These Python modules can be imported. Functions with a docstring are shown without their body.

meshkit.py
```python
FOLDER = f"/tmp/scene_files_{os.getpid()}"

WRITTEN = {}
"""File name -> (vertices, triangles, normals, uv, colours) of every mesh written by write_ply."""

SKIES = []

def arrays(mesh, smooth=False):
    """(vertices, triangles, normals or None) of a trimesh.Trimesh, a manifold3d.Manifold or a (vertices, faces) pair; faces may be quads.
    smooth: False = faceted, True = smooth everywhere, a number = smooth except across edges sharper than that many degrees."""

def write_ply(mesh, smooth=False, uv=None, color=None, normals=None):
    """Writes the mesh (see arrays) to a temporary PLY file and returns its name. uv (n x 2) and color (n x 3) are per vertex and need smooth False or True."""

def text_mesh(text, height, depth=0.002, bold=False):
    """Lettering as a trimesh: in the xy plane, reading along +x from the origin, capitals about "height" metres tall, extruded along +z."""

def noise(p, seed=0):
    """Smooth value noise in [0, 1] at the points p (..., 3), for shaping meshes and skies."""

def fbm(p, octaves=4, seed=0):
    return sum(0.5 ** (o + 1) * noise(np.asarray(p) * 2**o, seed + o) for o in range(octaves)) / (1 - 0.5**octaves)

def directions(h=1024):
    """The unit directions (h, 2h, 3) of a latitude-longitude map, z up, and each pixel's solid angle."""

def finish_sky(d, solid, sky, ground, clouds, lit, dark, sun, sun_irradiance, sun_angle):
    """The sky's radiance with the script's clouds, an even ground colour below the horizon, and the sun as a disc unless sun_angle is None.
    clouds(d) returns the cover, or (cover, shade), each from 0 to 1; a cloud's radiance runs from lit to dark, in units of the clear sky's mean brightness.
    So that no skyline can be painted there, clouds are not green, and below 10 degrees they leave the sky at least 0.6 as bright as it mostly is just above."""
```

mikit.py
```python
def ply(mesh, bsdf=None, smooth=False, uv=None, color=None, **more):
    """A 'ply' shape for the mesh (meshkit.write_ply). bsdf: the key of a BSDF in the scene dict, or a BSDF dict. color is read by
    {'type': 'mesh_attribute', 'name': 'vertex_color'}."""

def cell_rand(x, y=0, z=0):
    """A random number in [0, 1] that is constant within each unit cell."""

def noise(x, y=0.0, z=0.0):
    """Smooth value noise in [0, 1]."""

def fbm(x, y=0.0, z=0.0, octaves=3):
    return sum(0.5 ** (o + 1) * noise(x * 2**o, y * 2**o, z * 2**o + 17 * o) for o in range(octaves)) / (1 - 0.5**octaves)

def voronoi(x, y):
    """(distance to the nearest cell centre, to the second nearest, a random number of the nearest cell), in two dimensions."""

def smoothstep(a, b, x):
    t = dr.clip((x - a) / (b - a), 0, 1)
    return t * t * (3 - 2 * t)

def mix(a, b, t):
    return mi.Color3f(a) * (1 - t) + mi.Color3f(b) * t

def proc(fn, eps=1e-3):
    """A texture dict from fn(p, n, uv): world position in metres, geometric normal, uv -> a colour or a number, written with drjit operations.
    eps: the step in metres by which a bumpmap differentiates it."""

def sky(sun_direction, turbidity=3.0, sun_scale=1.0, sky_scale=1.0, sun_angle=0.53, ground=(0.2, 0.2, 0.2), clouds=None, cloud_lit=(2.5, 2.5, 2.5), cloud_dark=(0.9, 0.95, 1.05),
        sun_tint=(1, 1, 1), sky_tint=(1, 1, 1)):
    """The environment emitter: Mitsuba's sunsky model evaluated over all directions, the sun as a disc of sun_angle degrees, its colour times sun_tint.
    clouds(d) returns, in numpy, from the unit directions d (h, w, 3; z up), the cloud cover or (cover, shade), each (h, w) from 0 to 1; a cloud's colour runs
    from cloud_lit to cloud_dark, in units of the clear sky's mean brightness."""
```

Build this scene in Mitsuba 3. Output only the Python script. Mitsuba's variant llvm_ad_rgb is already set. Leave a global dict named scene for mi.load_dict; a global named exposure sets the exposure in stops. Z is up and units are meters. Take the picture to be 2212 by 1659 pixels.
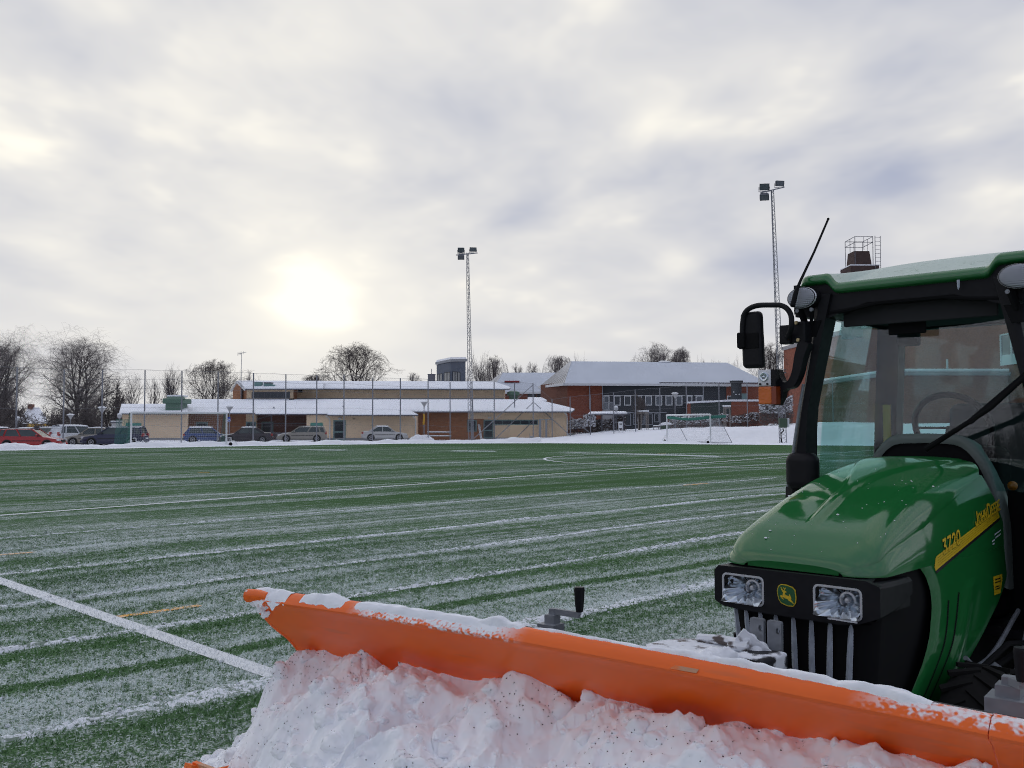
import math, random
import numpy as np, trimesh
import mitsuba as mi, drjit as dr
import mikit, meshkit
from mikit import proc, noise, fbm, smoothstep, mix, ply
from shapely.geometry import Polygon, LineString
from shapely.ops import unary_union

T = mi.ScalarTransform4f
scene, labels = {}, {}

# ---------------------------------------------------------------- camera, sky, exposure
F, CX, CY, EYE, HORIZON = 2037.0, 1106.0, 829.5, 1.6, 918.0        # lens in units of a 2212 x 1659 picture, eye height in metres
PITCH = math.atan((HORIZON - CY) / F)
scene['camera'] = {'type': 'perspective', 'fov': 2 * math.degrees(math.atan(CX / F)), 'fov_axis': 'x', 'near_clip': 0.05, 'far_clip': 6000.0,
                   'to_world': T().look_at(origin=[0, 0, EYE], target=[0, math.cos(PITCH), EYE + math.sin(PITCH)], up=[0, 0, 1])}
exposure = 2.86
SUN = np.array([-0.203, 0.97, 0.123]); SUN /= np.linalg.norm(SUN)


def sky_clouds(d):
    x, y, z = d[..., 0], d[..., 1], np.maximum(d[..., 2], 0)
    k = 1.0 / (z + 0.16)
    P = np.stack([x * k, y * k, 0 * z], -1)
    warp = meshkit.fbm(P * 1.3, 3, 5)[..., None] * np.array([0.9, 0.5, 0])
    big = meshkit.fbm(P * np.array([1.25, 0.85, 1]) + warp + 3.3, 4, 21)
    fine = meshkit.fbm(P * np.array([4.2, 3.2, 1]) + warp * 1.5 + 9.1, 5, 40)
    low = smooth(0.02, 0.30, z)                                       # near the skyline the layer is even
    rough = (big - 0.5) * 0.90 + (fine - 0.5) * 1.35
    holes = np.clip((fine - 0.60) * 3.6, 0, 1) * np.clip((big - 0.42) * 4.5, 0, 1)
    toward = d @ SUN
    ang = np.degrees(np.arccos(np.clip(toward, -1, 1)))
    az = np.degrees(np.arctan2(x, y)) - math.degrees(math.atan2(SUN[0], SUN[1]))
    el = np.degrees(np.arcsin(np.clip(d[..., 2], -1, 1))) - math.degrees(math.asin(SUN[2]))
    wob = (fine - 0.5) * 5.0 + (big - 0.5) * 4
    r = np.sqrt((az / 1.2) ** 2 + (np.where(el < 0, el * 1.25, el * 0.85)) ** 2)
    core = np.exp(-(np.maximum(r + wob * np.clip(r / 3, 0, 1), 0) / 1.5) ** 2)
    glow = 0.05 * np.exp(-(el / 7.0) ** 2) * np.exp(-(np.minimum(az, 0) / 45.0) ** 2 - (np.maximum(az, 0) / 12.0) ** 2) + 0.21 * np.exp(-(np.maximum(r + wob * 0.9, 0) / 5.0) ** 2) + 0.09 * np.exp(-(ang / 25.0) ** 2)
    back = np.clip((1 - toward) / 2, 0, 1)
    shade = 0.65 - rough * (0.16 + 0.46 * low) - holes * low * 0.55 - glow - core * 1.1 + 0.34 * back
    return np.ones_like(shade), np.clip(shade, 0, 1)


def smooth(a, b, x):
    t = np.clip((x - a) / (b - a), 0, 1)
    return t * t * (3 - 2 * t)


scene['sky'] = mikit.sky(SUN.tolist(), turbidity=4, sun_scale=0.0, sky_scale=1.0, sun_angle=5.0, ground=(0.45, 0.46, 0.48), clouds=sky_clouds,
                         cloud_lit=(3.55, 3.36, 2.86), cloud_dark=(1.17, 1.29, 1.68), sun_tint=(1, 0.9, 0.7))

# ---------------------------------------------------------------- helpers


def ray(u, v):
    xc, yc = (u - CX) / F, -(v - CY) / F
    d = np.array([xc, math.cos(PITCH) - yc * math.sin(PITCH), math.sin(PITCH) + yc * math.cos(PITCH)])
    return d / d[1]


def at(u, v, d):
    """the point that lies d metres ahead in the direction (u, v) of the survey picture"""
    return np.array([0, 0, EYE]) + ray(u, v) * d


def on_ground(u, v, z=0.0):
    r = ray(u, v)
    return np.array([0, 0, EYE]) + r * ((z - EYE) / r[2])


def num(name):
    if name not in scene and name not in labels:
        return name
    i = 1
    while f'{name}_{i:03d}' in scene or f'{name}_{i:03d}' in labels:
        i += 1
    return f'{name}_{i:03d}'


def thing(name, label, cat, group=None, kind=None):
    key = num(name)
    labels[key] = {k: v for k, v in dict(label=label, category=cat, group=group, kind=kind).items() if v}
    return key


def mesh_of(m):
    return m.mesh() if isinstance(m, MB) else m


def part(parent, name, m, mat, smooth=30, label=None, kind=None, xf=None):
    key = num(parent + '__' + name)
    scene[key] = ply(mesh_of(m), mat, smooth=smooth)
    if xf is not None:
        scene[key]['to_world'] = T(xf)
    if label or kind:
        labels[key] = {k: v for k, v in dict(label=label, kind=kind).items() if v}
    return key


def whole(name, m, mat, label, cat, group=None, kind=None, smooth=30):
    key = thing(name, label, cat, group, kind)
    scene[key] = ply(mesh_of(m), mat, smooth=smooth)
    return key


def struct(name, m, mat, smooth=False, kind='structure', label=None):
    key = num(name)
    scene[key] = ply(mesh_of(m), mat, smooth=smooth)
    labels[key] = {'kind': kind}
    if label:
        labels[key]['label'] = label
    return key


BOXF = np.array([[0, 2, 3], [0, 3, 1], [4, 5, 7], [4, 7, 6], [0, 1, 5], [0, 5, 4], [2, 6, 7], [2, 7, 3], [0, 4, 6], [0, 6, 2], [1, 3, 7], [1, 7, 5]])
BOXV = np.array([[x, y, z] for x in (-.5, .5) for y in (-.5, .5) for z in (-.5, .5)])[[0, 1, 2, 3, 4, 5, 6, 7]]
BOXF = np.array([[0, 1, 3], [0, 3, 2], [4, 6, 7], [4, 7, 5], [0, 4, 5], [0, 5, 1], [2, 3, 7], [2, 7, 6], [0, 2, 6], [0, 6, 4], [1, 5, 7], [1, 7, 3]])


def unit(v):
    v = np.asarray(v, float)
    return v / (np.linalg.norm(v) + 1e-12)


def basis(t):
    t = unit(t)
    a = unit(np.cross(t, [0, 0, 1.0] if abs(t[2]) < 0.95 else [1.0, 0, 0]))
    return t, a, np.cross(t, a)


class MB:
    def __init__(self, *meshes):
        self.v, self.f, self.n = [], [], 0
        for m in meshes:
            self.join(m)

    def add(self, v, f):
        v, f = np.asarray(v, float), np.asarray(f, int)
        if f.shape[1] == 4:
            f = np.vstack([f[:, [0, 1, 2]], f[:, [0, 2, 3]]])
        self.v.append(v); self.f.append(f + self.n); self.n += len(v)
        return self

    def join(self, m):
        m = mesh_of(m)
        return self.add(np.array(m.vertices), np.array(m.faces))

    def box(self, lo, hi):
        lo, hi = np.minimum(lo, hi), np.maximum(lo, hi)
        return self.add(BOXV * (hi - lo) + (lo + hi) / 2, BOXF)

    def obox(self, c, axes, size):
        """box at c with axis rows and full sizes"""
        A = np.asarray(axes, float)
        f = BOXF if np.linalg.det(A) > 0 else BOXF[:, ::-1]
        return self.add((BOXV * np.asarray(size)) @ A + np.asarray(c), f)

    def beam(self, p0, p1, w, h=None, up=None):
        p0, p1 = np.asarray(p0, float), np.asarray(p1, float)
        t, a, b = basis(p1 - p0)
        if up is not None:
            a = unit(np.cross(up, t)); b = np.cross(t, a)
        return self.obox((p0 + p1) / 2, [t, a, b], [np.linalg.norm(p1 - p0), w, h or w])

    def tube(self, pts, r, n=8, cap=True):
        p = np.asarray(pts, float)
        r = np.broadcast_to(np.asarray(r, float), (len(p),))
        tg = np.gradient(p, axis=0)
        tg /= np.linalg.norm(tg, axis=1, keepdims=True) + 1e-12
        a = np.zeros_like(p)
        _, a0, _ = basis(tg[0])
        for i in range(len(p)):
            a0 = a0 - tg[i] * (a0 @ tg[i]); a0 = unit(a0); a[i] = a0
        b = np.cross(tg, a)
        ang = np.arange(n) * 2 * np.pi / n
        v = p[:, None] + r[:, None, None] * (np.cos(ang)[None, :, None] * a[:, None] + np.sin(ang)[None, :, None] * b[:, None])
        v = v.reshape(-1, 3)
        i, j = np.meshgrid(np.arange(len(p) - 1), np.arange(n), indexing='ij')
        q = np.stack([i * n + j, i * n + (j + 1) % n, (i + 1) * n + (j + 1) % n, (i + 1) * n + j], -1).reshape(-1, 4)
        f = np.vstack([q[:, [0, 1, 2]], q[:, [0, 2, 3]]])
        if cap:
            k = np.arange(1, n - 1)
            f = np.vstack([f, np.stack([0 * k, k + 1, k], 1), np.stack([0 * k, k, k + 1], 1) + (len(p) - 1) * n])
        return self.add(v, f)

    def grid(self, P, flip=False):
        P = np.asarray(P, float)
        n, m = P.shape[:2]
        i, j = np.meshgrid(np.arange(n - 1), np.arange(m - 1), indexing='ij')
        q = np.stack([i * m + j, (i + 1) * m + j, (i + 1) * m + j + 1, i * m + j + 1], -1).reshape(-1, 4)
        return self.add(P.reshape(-1, 3), q[:, ::-1] if flip else q)

    def lathe(self, prof, c, axis, n=20, squash=(1, 1)):
        """prof: (radius, height along the axis) pairs"""
        t, a, b = basis(axis)
        ang = np.arange(n + 1) * 2 * np.pi / n
        P = np.array([[np.asarray(c) + t * h + r * (a * math.cos(g) * squash[0] + b * math.sin(g) * squash[1]) for g in ang] for r, h in prof])
        return self.grid(P, flip=True)

    def poly(self, poly, frame, depth):
        """extruded shapely polygon; frame = (origin, x axis, y axis); extruded along x cross y"""
        o, ax, ay = (np.asarray(q, float) for q in frame)
        az = np.cross(ax, ay)
        for g in getattr(poly, 'geoms', [poly]):
            m = trimesh.creation.extrude_polygon(g, depth, engine='earcut')
            v = np.array(m.vertices)
            self.add(o + v[:, :1] * ax + v[:, 1:2] * ay + v[:, 2:] * az, m.faces)
        return self

    def ball(self, c, r, sub=1, sx=(1, 1, 1)):
        m = ICO[sub]
        return self.add(m[0] * r * np.asarray(sx) + np.asarray(c), m[1])

    def mesh(self):
        return trimesh.Trimesh(np.vstack(self.v), np.vstack(self.f), process=False)


ICO = [(np.array(m.vertices), np.array(m.faces)) for m in (trimesh.creation.icosphere(s) for s in (0, 1, 2, 3))]


def rbox(lo, hi, r, seg=2):
    """box with rounded edges"""
    lo, hi = np.minimum(lo, hi) + r, np.maximum(lo, hi) - r
    s = ICO[seg - 1][0] * r
    pts = np.vstack([s + np.where(b, hi, lo) for b in np.ndindex(2, 2, 2)])
    return trimesh.convex.convex_hull(pts)


def rrect(w, h, r, n=5, c=(0, 0)):
    return Polygon([(-w / 2 + r, -h / 2 + r), (w / 2 - r, -h / 2 + r), (w / 2 - r, h / 2 - r), (-w / 2 + r, h / 2 - r)]).buffer(r, quad_segs=n)


def curve(pts, n):
    """Catmull-Rom through the points"""
    p = np.asarray(pts, float)
    p = np.vstack([2 * p[0] - p[1], p, 2 * p[-1] - p[-2]])
    out = []
    segs = len(p) - 3
    for t in np.linspace(0, segs - 1e-6, n):
        i = int(t); f = t - i
        a, b, c, d = p[i:i + 4]
        out.append(0.5 * (2 * b + (c - a) * f + (2 * a - 5 * b + 4 * c - d) * f * f + (3 * b - a - 3 * c + d) * f ** 3))
    return np.array(out)


def itp(x, table):
    t = np.asarray(table, float)
    return np.interp(x, t[:, 0], t[:, 1])


# ---------------------------------------------------------------- materials


def principled(color, rough=0.6, metal=0.0, coat=0.0, bump=None, bscale=0.01, spec=None, two=True):
    d = {'type': 'principled', 'base_color': color if isinstance(color, dict) else {'type': 'rgb', 'value': list(color)}, 'roughness': rough if isinstance(rough, dict) else float(rough), 'metallic': float(metal)}
    if coat:
        d['clearcoat'] = float(coat); d['clearcoat_gloss'] = 0.96
    if spec is not None:
        d['specular'] = float(spec)
    if bump is not None:
        d = {'type': 'bumpmap', 'arbitrary': bump, 'scale': float(bscale), 'bsdf': d}
    return {'type': 'twosided', 'bsdf': d} if two else d


def mat(name, *a, **k):
    scene[name] = principled(*a, **k)
    return name


def varied(c0, c1, freq, stretch=(1, 1, 1), octaves=3):
    return proc(lambda p, n, uv: mix(c0, c1, fbm(p.x * freq * stretch[0], p.y * freq * stretch[1], p.z * freq * stretch[2], octaves)))


SNOW_A, SNOW_B = (0.80, 0.825, 0.875), (0.87, 0.88, 0.905)
mat('snow', varied(SNOW_A, SNOW_B, 2.2), 0.75, spec=0.25, bump=proc(lambda p, n, uv: fbm(p.x * 9, p.y * 9, p.z * 9, 3), 0.01), bscale=0.03)
mat('roof_snow', varied((0.79, 0.82, 0.88), (0.87, 0.885, 0.915), 0.8, (1, .4, 1)), 0.75, spec=0.25, bump=proc(lambda p, n, uv: fbm(p.x * 2.2, p.y * 1.2, p.z, 3), 0.05), bscale=0.12)

# ---------------------------------------------------------------- the pitch

ROW = math.radians(45.0)
RIDGES = [(5.38, 0.115), (7.42, 0.075), (9.2, 0.065), (11.17, 0.065), (14.7, 0.035)]          # windrows left by the plough: distance across the rows, half width
C45 = math.cos(ROW)


def row_np(x, y):
    return (y - x) * C45, (x + y) * C45


def wiggle_np(t):
    q = np.stack([t * 0.33, 0 * t, 0 * t], -1)
    return (meshkit.noise(q, 3) - 0.5) * 0.30


SIDE0, SIDE1 = on_ground(-420, 1255 - 420 * 0.3435), on_ground(655, 1480)
HALF0, HALF1 = on_ground(0, 1113.5), on_ground(1693, 987)
SNOWLINE = [on_ground(470, 970), on_ground(950, 973.5), on_ground(1084, 975), on_ground(1400, 981.5), on_ground(1693, 989.5), on_ground(2200, 1010)]


def seg_dist(p, a, b):
    dx, dy = float(b[0] - a[0]), float(b[1] - a[1])
    L = math.hypot(dx, dy)
    dx, dy = dx / L, dy / L
    along = (p.x - float(a[0])) * dx + (p.y - float(a[1])) * dy
    across = (p.y - float(a[1])) * dx - (p.x - float(a[0])) * dy
    return along, across, L


def turf_snow(p):
    """share of snow on the artificial turf, from 0 to 1"""
    s, t = (p.y - p.x) * C45, (p.x + p.y) * C45
    s = s - (noise(t * 0.33, 3.0) - 0.5) * 0.30
    far = smoothstep(9.0, 28.0, p.y)
    streak = fbm(s * 1.25 + 7, t * 0.045, 1.0, 3)
    thin = 0.5 * noise(s * 4.2, t * 0.06, 4.0) + 0.5 * noise(s * 10.0, t * 0.10, 8.0)
    patch = fbm(p.x * 0.55, p.y * 0.55, 2.0, 3)
    dust = 0.45 - 0.32 * far + (streak - 0.5) * (0.36 + 0.40 * far) + (patch - 0.5) * 0.30 + (thin - 0.5) * (0.42 + 0.50 * far)
    dust = dust * (1 - 0.85 * smoothstep(58.0, 76.0, p.y + p.x * 0.6))
    for (r, w) in RIDGES:
        q = s - r
        clean = smoothstep(-0.46, -0.24, q) * (1 - smoothstep(-0.20, -0.08, q))
        dust = dust * (1 - 0.45 * clean) + 0.14 * smoothstep(-w * .8, -w * .5 + 0.05, q) * (1 - smoothstep(w * .4, w + 0.20, q))
    q = s - 6.32
    dust = dust * (1 - 0.8 * smoothstep(-0.16, -0.08, q) * (1 - smoothstep(0.05, 0.14, q)))
    for a, b in zip(SNOWLINE[:-1], SNOWLINE[1:]):                        # a last low windrow far out, broken into patches
        al, ac, L = seg_dist(p, a, b)
        hit = smoothstep(-0.95, -0.55, ac) * (1 - smoothstep(0.55, 0.95, ac)) * smoothstep(-0.6, 0, al) * (1 - smoothstep(L, L + 0.6, al))
        dust = dust + hit * 1.3 * smoothstep(0.36, 0.52, noise(p.x * 0.42 + 3, p.y * 0.1, 9.0))
    grain = 0.52 * noise(p.x * 105, p.y * 105, 1.0) + 0.31 * noise(p.x * 43, p.y * 43, 2.0) + 0.17 * noise(p.x * 9, p.y * 9, 3.0)
    return smoothstep(-0.17, 0.17, grain - 0.5 + (dust - 0.5) * 0.62) * 0.86 + 0.14 * dr.clip(dust, 0, 1)


def turf_colour(p, n, uv):
    g = fbm(p.x * 14, p.y * 14, 0.0, 3)
    s = (p.y - p.x) * C45
    lane = noise(s * 0.8, 5.0)
    grass = mix((0.034, 0.090, 0.029), (0.078, 0.170, 0.056), g * 0.65 + lane * 0.35)
    return mix(grass, (0.64, 0.69, 0.70), turf_snow(p) * 0.86)


mat('turf', proc(turf_colour), 0.85, spec=0.2, bump=proc(lambda p, n, uv: noise(p.x * 120, p.y * 120) + 0.6 * noise(p.x * 45, p.y * 45), 0.004), bscale=0.012)


def blade_colour(p, n, uv):
    c = turf_colour(p, n, uv)
    al, ac, L = seg_dist(p, SIDE0, SIDE1)
    w = (1 - smoothstep(0.068, 0.082, dr.abs(ac)))
    return mix(c * 1.35, (0.74, 0.76, 0.78), w * 0.95)


mat('blade', proc(blade_colour), 0.8, spec=0.2)


def line_mat(name, c, keep):
    def f(p, n, uv):
        g = noise(p.x * 60, p.y * 60, 5.0) * 0.6 + noise(p.x * 17, p.y * 17, 6.0) * 0.4
        snow = turf_snow(p)
        base = mix(c, (0.03, 0.085, 0.025), smoothstep(keep, keep + 0.2, g))
        return mix(base, (0.74, 0.77, 0.80), snow * 0.55)
    return mat(name, proc(f), 0.85, spec=0.2)


line_mat('white_line', (0.70, 0.72, 0.73), 0.80)
line_mat('yellow_line', (0.75, 0.36, 0.03), 0.55)

EDGE = [(-90, 8), (-45, 46), (-32, 58.8), (-20, 72.0), (-9, 81.0), (3, 83.3), (12, 80.5), (22, 75.2), (45, 63), (90, 36)]      # far edge of the turf


def edge_y(x):
    return np.interp(x, [e[0] for e in EDGE], [e[1] for e in EDGE])


turf = Polygon([*EDGE, (90, -40), (-90, -40)])
struct('turf_pitch', MB().poly(turf, ([0, 0, -0.06], [1, 0, 0], [0, 1, 0]), 0.06), 'turf')


def strip(points, w, z):
    P = LineString([q[:2] for q in points]).buffer(w / 2, cap_style=2, join_style=1)
    return MB().poly(P, ([0, 0, z - 0.002], [1, 0, 0], [0, 1, 0]), 0.002)


part('turf_pitch', 'side_line', strip([SIDE0, SIDE0 + (SIDE1 - SIDE0) * 1.6], 0.15, 0.005), 'white_line', False)
part('turf_pitch', 'halfway_line', strip([HALF0 + (HALF0 - HALF1) * 0.2, HALF1 + (HALF1 - HALF0) * 0.45], 0.12, 0.005), 'white_line', False)
hd = unit((HALF1 - HALF0)[:2])
cc = on_ground(1396, 1007)[:2] + hd * 9.15
ang = np.linspace(0, 2 * np.pi, 97)
part('turf_pitch', 'centre_circle', strip(np.stack([cc[0] + 9.15 * np.cos(ang), cc[1] + 9.15 * np.sin(ang)], 1), 0.12, 0.009), 'white_line', False)
for a, b in [((255, 1333.5), (432, 1308.5)), ((-60, 1204), (77, 1193)), ((1478, 1048.5), (1530, 1044)), ((429, 1021.5), (452, 1020)), ((1420, 980.5), (1440, 979.6))]:
    part('turf_pitch', 'yellow_dash', strip([on_ground(*a), on_ground(*b)], 0.09, 0.0055), 'yellow_line', False)

# ridges of rolled snow along the near rows
rng = np.random.default_rng(7)


def ridge(s0, w, t0, t1, h, seed, step=0.035):
    t = np.arange(t0, t1, step)
    s = s0 + wiggle_np(t)
    k = np.linspace(-1, 1, 11)
    q = lambda f, o: meshkit.noise(np.stack([t * f, 0 * t + o, 0 * t], -1), seed)  # noqa: E731
    wid = w * (0.55 + 0.8 * q(1.1, 3)) * (0.75 + 0.5 * q(7, 5))
    hh = h * (0.2 + 1.5 * np.clip(q(0.9, 1) - 0.25, 0, 1)) * (0.6 + 0.9 * q(5, 2))
    ss = s[:, None] + wid[:, None] * k[None]
    tt = np.broadcast_to(t[:, None], ss.shape)
    x, y = (tt - ss) * C45, (tt + ss) * C45
    z = hh[:, None] * (1 - k[None] ** 2)
    P = np.stack([x, y, z], -1)
    z = z * (0.35 + 1.3 * meshkit.fbm(P * np.array([16, 16, 1]), 4, seed)) + (meshkit.noise(P * np.array([55, 55, 1]), seed) - 0.5) * 0.022 * (1 - k[None] ** 4)
    P[..., 2] = z - 0.006 * (np.abs(k[None]) > 0.95)
    return MB().grid(P)


mat('row_snow', proc(lambda p, n, uv: mix((0.70, 0.73, 0.78), (0.13, 0.19, 0.13), smoothstep(0.44, 0.66, 0.6 * noise(p.x * 62, p.y * 62, p.z * 62) + 0.4 * noise(p.x * 21, p.y * 21, 1.0)) * 0.85)), 0.8, spec=0.2)
for (s0, w), (t0, t1), h in zip(RIDGES, [(0.6, 9.6), (1.2, 15), (1.8, 19), (2.4, 22), (3.2, 26)], [0.030, 0.018, 0.013, 0.014, 0.008]):
    part('turf_pitch', 'snow_ridge', ridge(s0, w, t0, t1, h, int(s0 * 10), 0.03 if s0 < 8 else 0.05), 'row_snow', True)

# blades of the turf and crumbs of snow where the picture is near enough to tell them from grain
N = 330000
d = np.sqrt(rng.uniform(4.1 ** 2, 15.0 ** 2, N))
d = d[rng.random(N) > np.clip((d - 5.5) / 9.0, 0, 1) ** .8]; N = len(d)
x = rng.uniform(-0.60, 0.5, N) * d
b = np.stack([x, d, 0 * d], 1)
a = rng.uniform(0, 2 * np.pi, N)
side = np.stack([np.cos(a), np.sin(a), 0 * a], 1)
hgt = rng.uniform(0.010, 0.026, N)
lean = np.stack([rng.normal(0, 0.011, N), rng.normal(0, 0.011, N), hgt], 1)
wd = (0.0022 + 0.0004 * d)[:, None]
V = np.stack([b - side * wd, b + side * wd, b + lean], 1).reshape(-1, 3)
whole('turf_grass', trimesh.Trimesh(V, np.arange(3 * N).reshape(-1, 3), process=False), 'blade', 'short artificial grass fibres dusted with snow near the camera', 'grass', kind='stuff', smooth=False)

N = 5200
d = np.sqrt(rng.uniform(4.1 ** 2, 15.0 ** 2, N)); x = rng.uniform(-0.6, 0.5, N) * d
s, t = row_np(x, d)
s = s - wiggle_np(t)
near = np.min([np.abs(s - r[0] - rng.normal(0, 0.06, N)) / r[1] for r in RIDGES], axis=0)
keep = (near < 1.3) | (rng.random(N) < 0.22)
x, d, near = x[keep], d[keep], near[keep]
rad = np.where(rng.random(len(x)) < 0.03, rng.uniform(0.018, 0.035, len(x)), rng.uniform(0.004, 0.013, len(x))) * np.where(near < 1.3, 1.25, 0.7)
m = MB()
for i in range(len(x)):
    m.add(ICO[0][0] * rad[i] * rng.uniform(0.6, 1.25, (12, 1)) * [1.1, 1.1, 0.75] + [x[i], d[i], rad[i] * 0.3 + (0.02 if near[i] < 1 else 0)], ICO[0][1])
whole('snow_crumbs', m, 'row_snow', 'loose crumbs of snow scattered along the ploughed rows', 'snow', kind='stuff', smooth=True)

# ---------------------------------------------------------------- snow covered ground around the pitch


def ground_z(x, y):
    x, y = np.asarray(x, float), np.asarray(y, float)
    out = y - edge_y(x)
    berm = np.interp(x, [-5, 4, 10, 16, 24, 30, 60], [0.0, 0.30, 0.82, 1.12, 1.32, 1.7, 1.8])
    z = -0.10 + 0.14 * smooth(-0.4, 0.5, out) + berm * smooth(6, 17, out)
    P = np.stack([x * 0.22, y * 0.22, 0 * x], -1)
    z = z + (meshkit.fbm(P, 4, 11) - 0.5) * 0.40 * smooth(0.5, 6, out) * np.where(y < 112, 1, 0.4) * smooth(-8, 6, x)
    P = np.stack([x * 1.1, y * 1.1, 0 * x], -1)
    return z + (meshkit.fbm(P, 3, 12) - 0.45) * 0.10 * smooth(0.2, 1.2, out)


gx = np.unique(np.concatenate([np.linspace(-2500, -120, 10), np.linspace(-120, -45, 26), np.arange(-45, 48, 0.5), np.linspace(48, 130, 26), np.linspace(130, 2500, 10)]))
gy = np.unique(np.concatenate([np.linspace(-400, 50, 14), np.arange(50, 112, 0.5), np.linspace(112, 200, 20), np.linspace(200, 3500, 14)]))
X, Yg = np.meshgrid(gx, gy, indexing='ij')
struct('snow_ground', MB().grid(np.stack([X, Yg, ground_z(X, Yg)], -1)), 'snow', True)


def bank(points, h, w, seed):
    """low bank of cleared snow along a line"""
    p = np.asarray(points, float)
    L = np.concatenate([[0], np.cumsum(np.linalg.norm(np.diff(p, axis=0), axis=1))])
    t = np.arange(0, L[-1], 0.3)
    c = np.stack([np.interp(t, L, p[:, i]) for i in (0, 1)], 1)
    k = np.linspace(-1, 1, 13)
    tg = np.gradient(c, axis=0); tg /= np.linalg.norm(tg, axis=1, keepdims=True)
    nrm = np.stack([-tg[:, 1], tg[:, 0]], 1)
    xy = c[:, None] + nrm[:, None] * (w * k)[None, :, None]
    P = np.concatenate([xy, np.zeros(xy.shape[:2] + (1,))], -1)
    lump = 0.25 + 1.5 * meshkit.fbm(P * 0.75, 4, seed) * (0.4 + 1.2 * meshkit.noise(P * 0.16, seed + 3))
    P[..., 2] = ground_z(P[..., 0], P[..., 1]) - 0.05 + h * np.clip(1 - k[None] ** 2, 0, 1) * lump + (meshkit.noise(P * 5, seed) - 0.5) * 0.05
    return MB().grid(P, flip=True)


struct('snow_bank', bank([(-46, 47.3), (-32.2, 60.6), (-20.5, 74.0), (-9.3, 82.9), (2.5, 85.4)], 0.30, 1.0, 31), 'snow', True)

# ---------------------------------------------------------------- the tractor (its own axes: x to the rear, y to its right, z up)
YAW = math.radians(45.6)
TX = np.eye(4)
TX[:3, 0] = [math.cos(YAW), math.sin(YAW), 0]
TX[:3, 1] = [-math.sin(YAW), math.cos(YAW), 0]
TX[:3, 3] = [1.05, 3.57, 0]

mat('green_paint', varied((0.008, 0.112, 0.026), (0.011, 0.135, 0.031), 1.5), 0.07, coat=1.0, spec=0.6)
mat('green_dull', (0.010, 0.085, 0.028), 0.45, coat=0.3)


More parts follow.
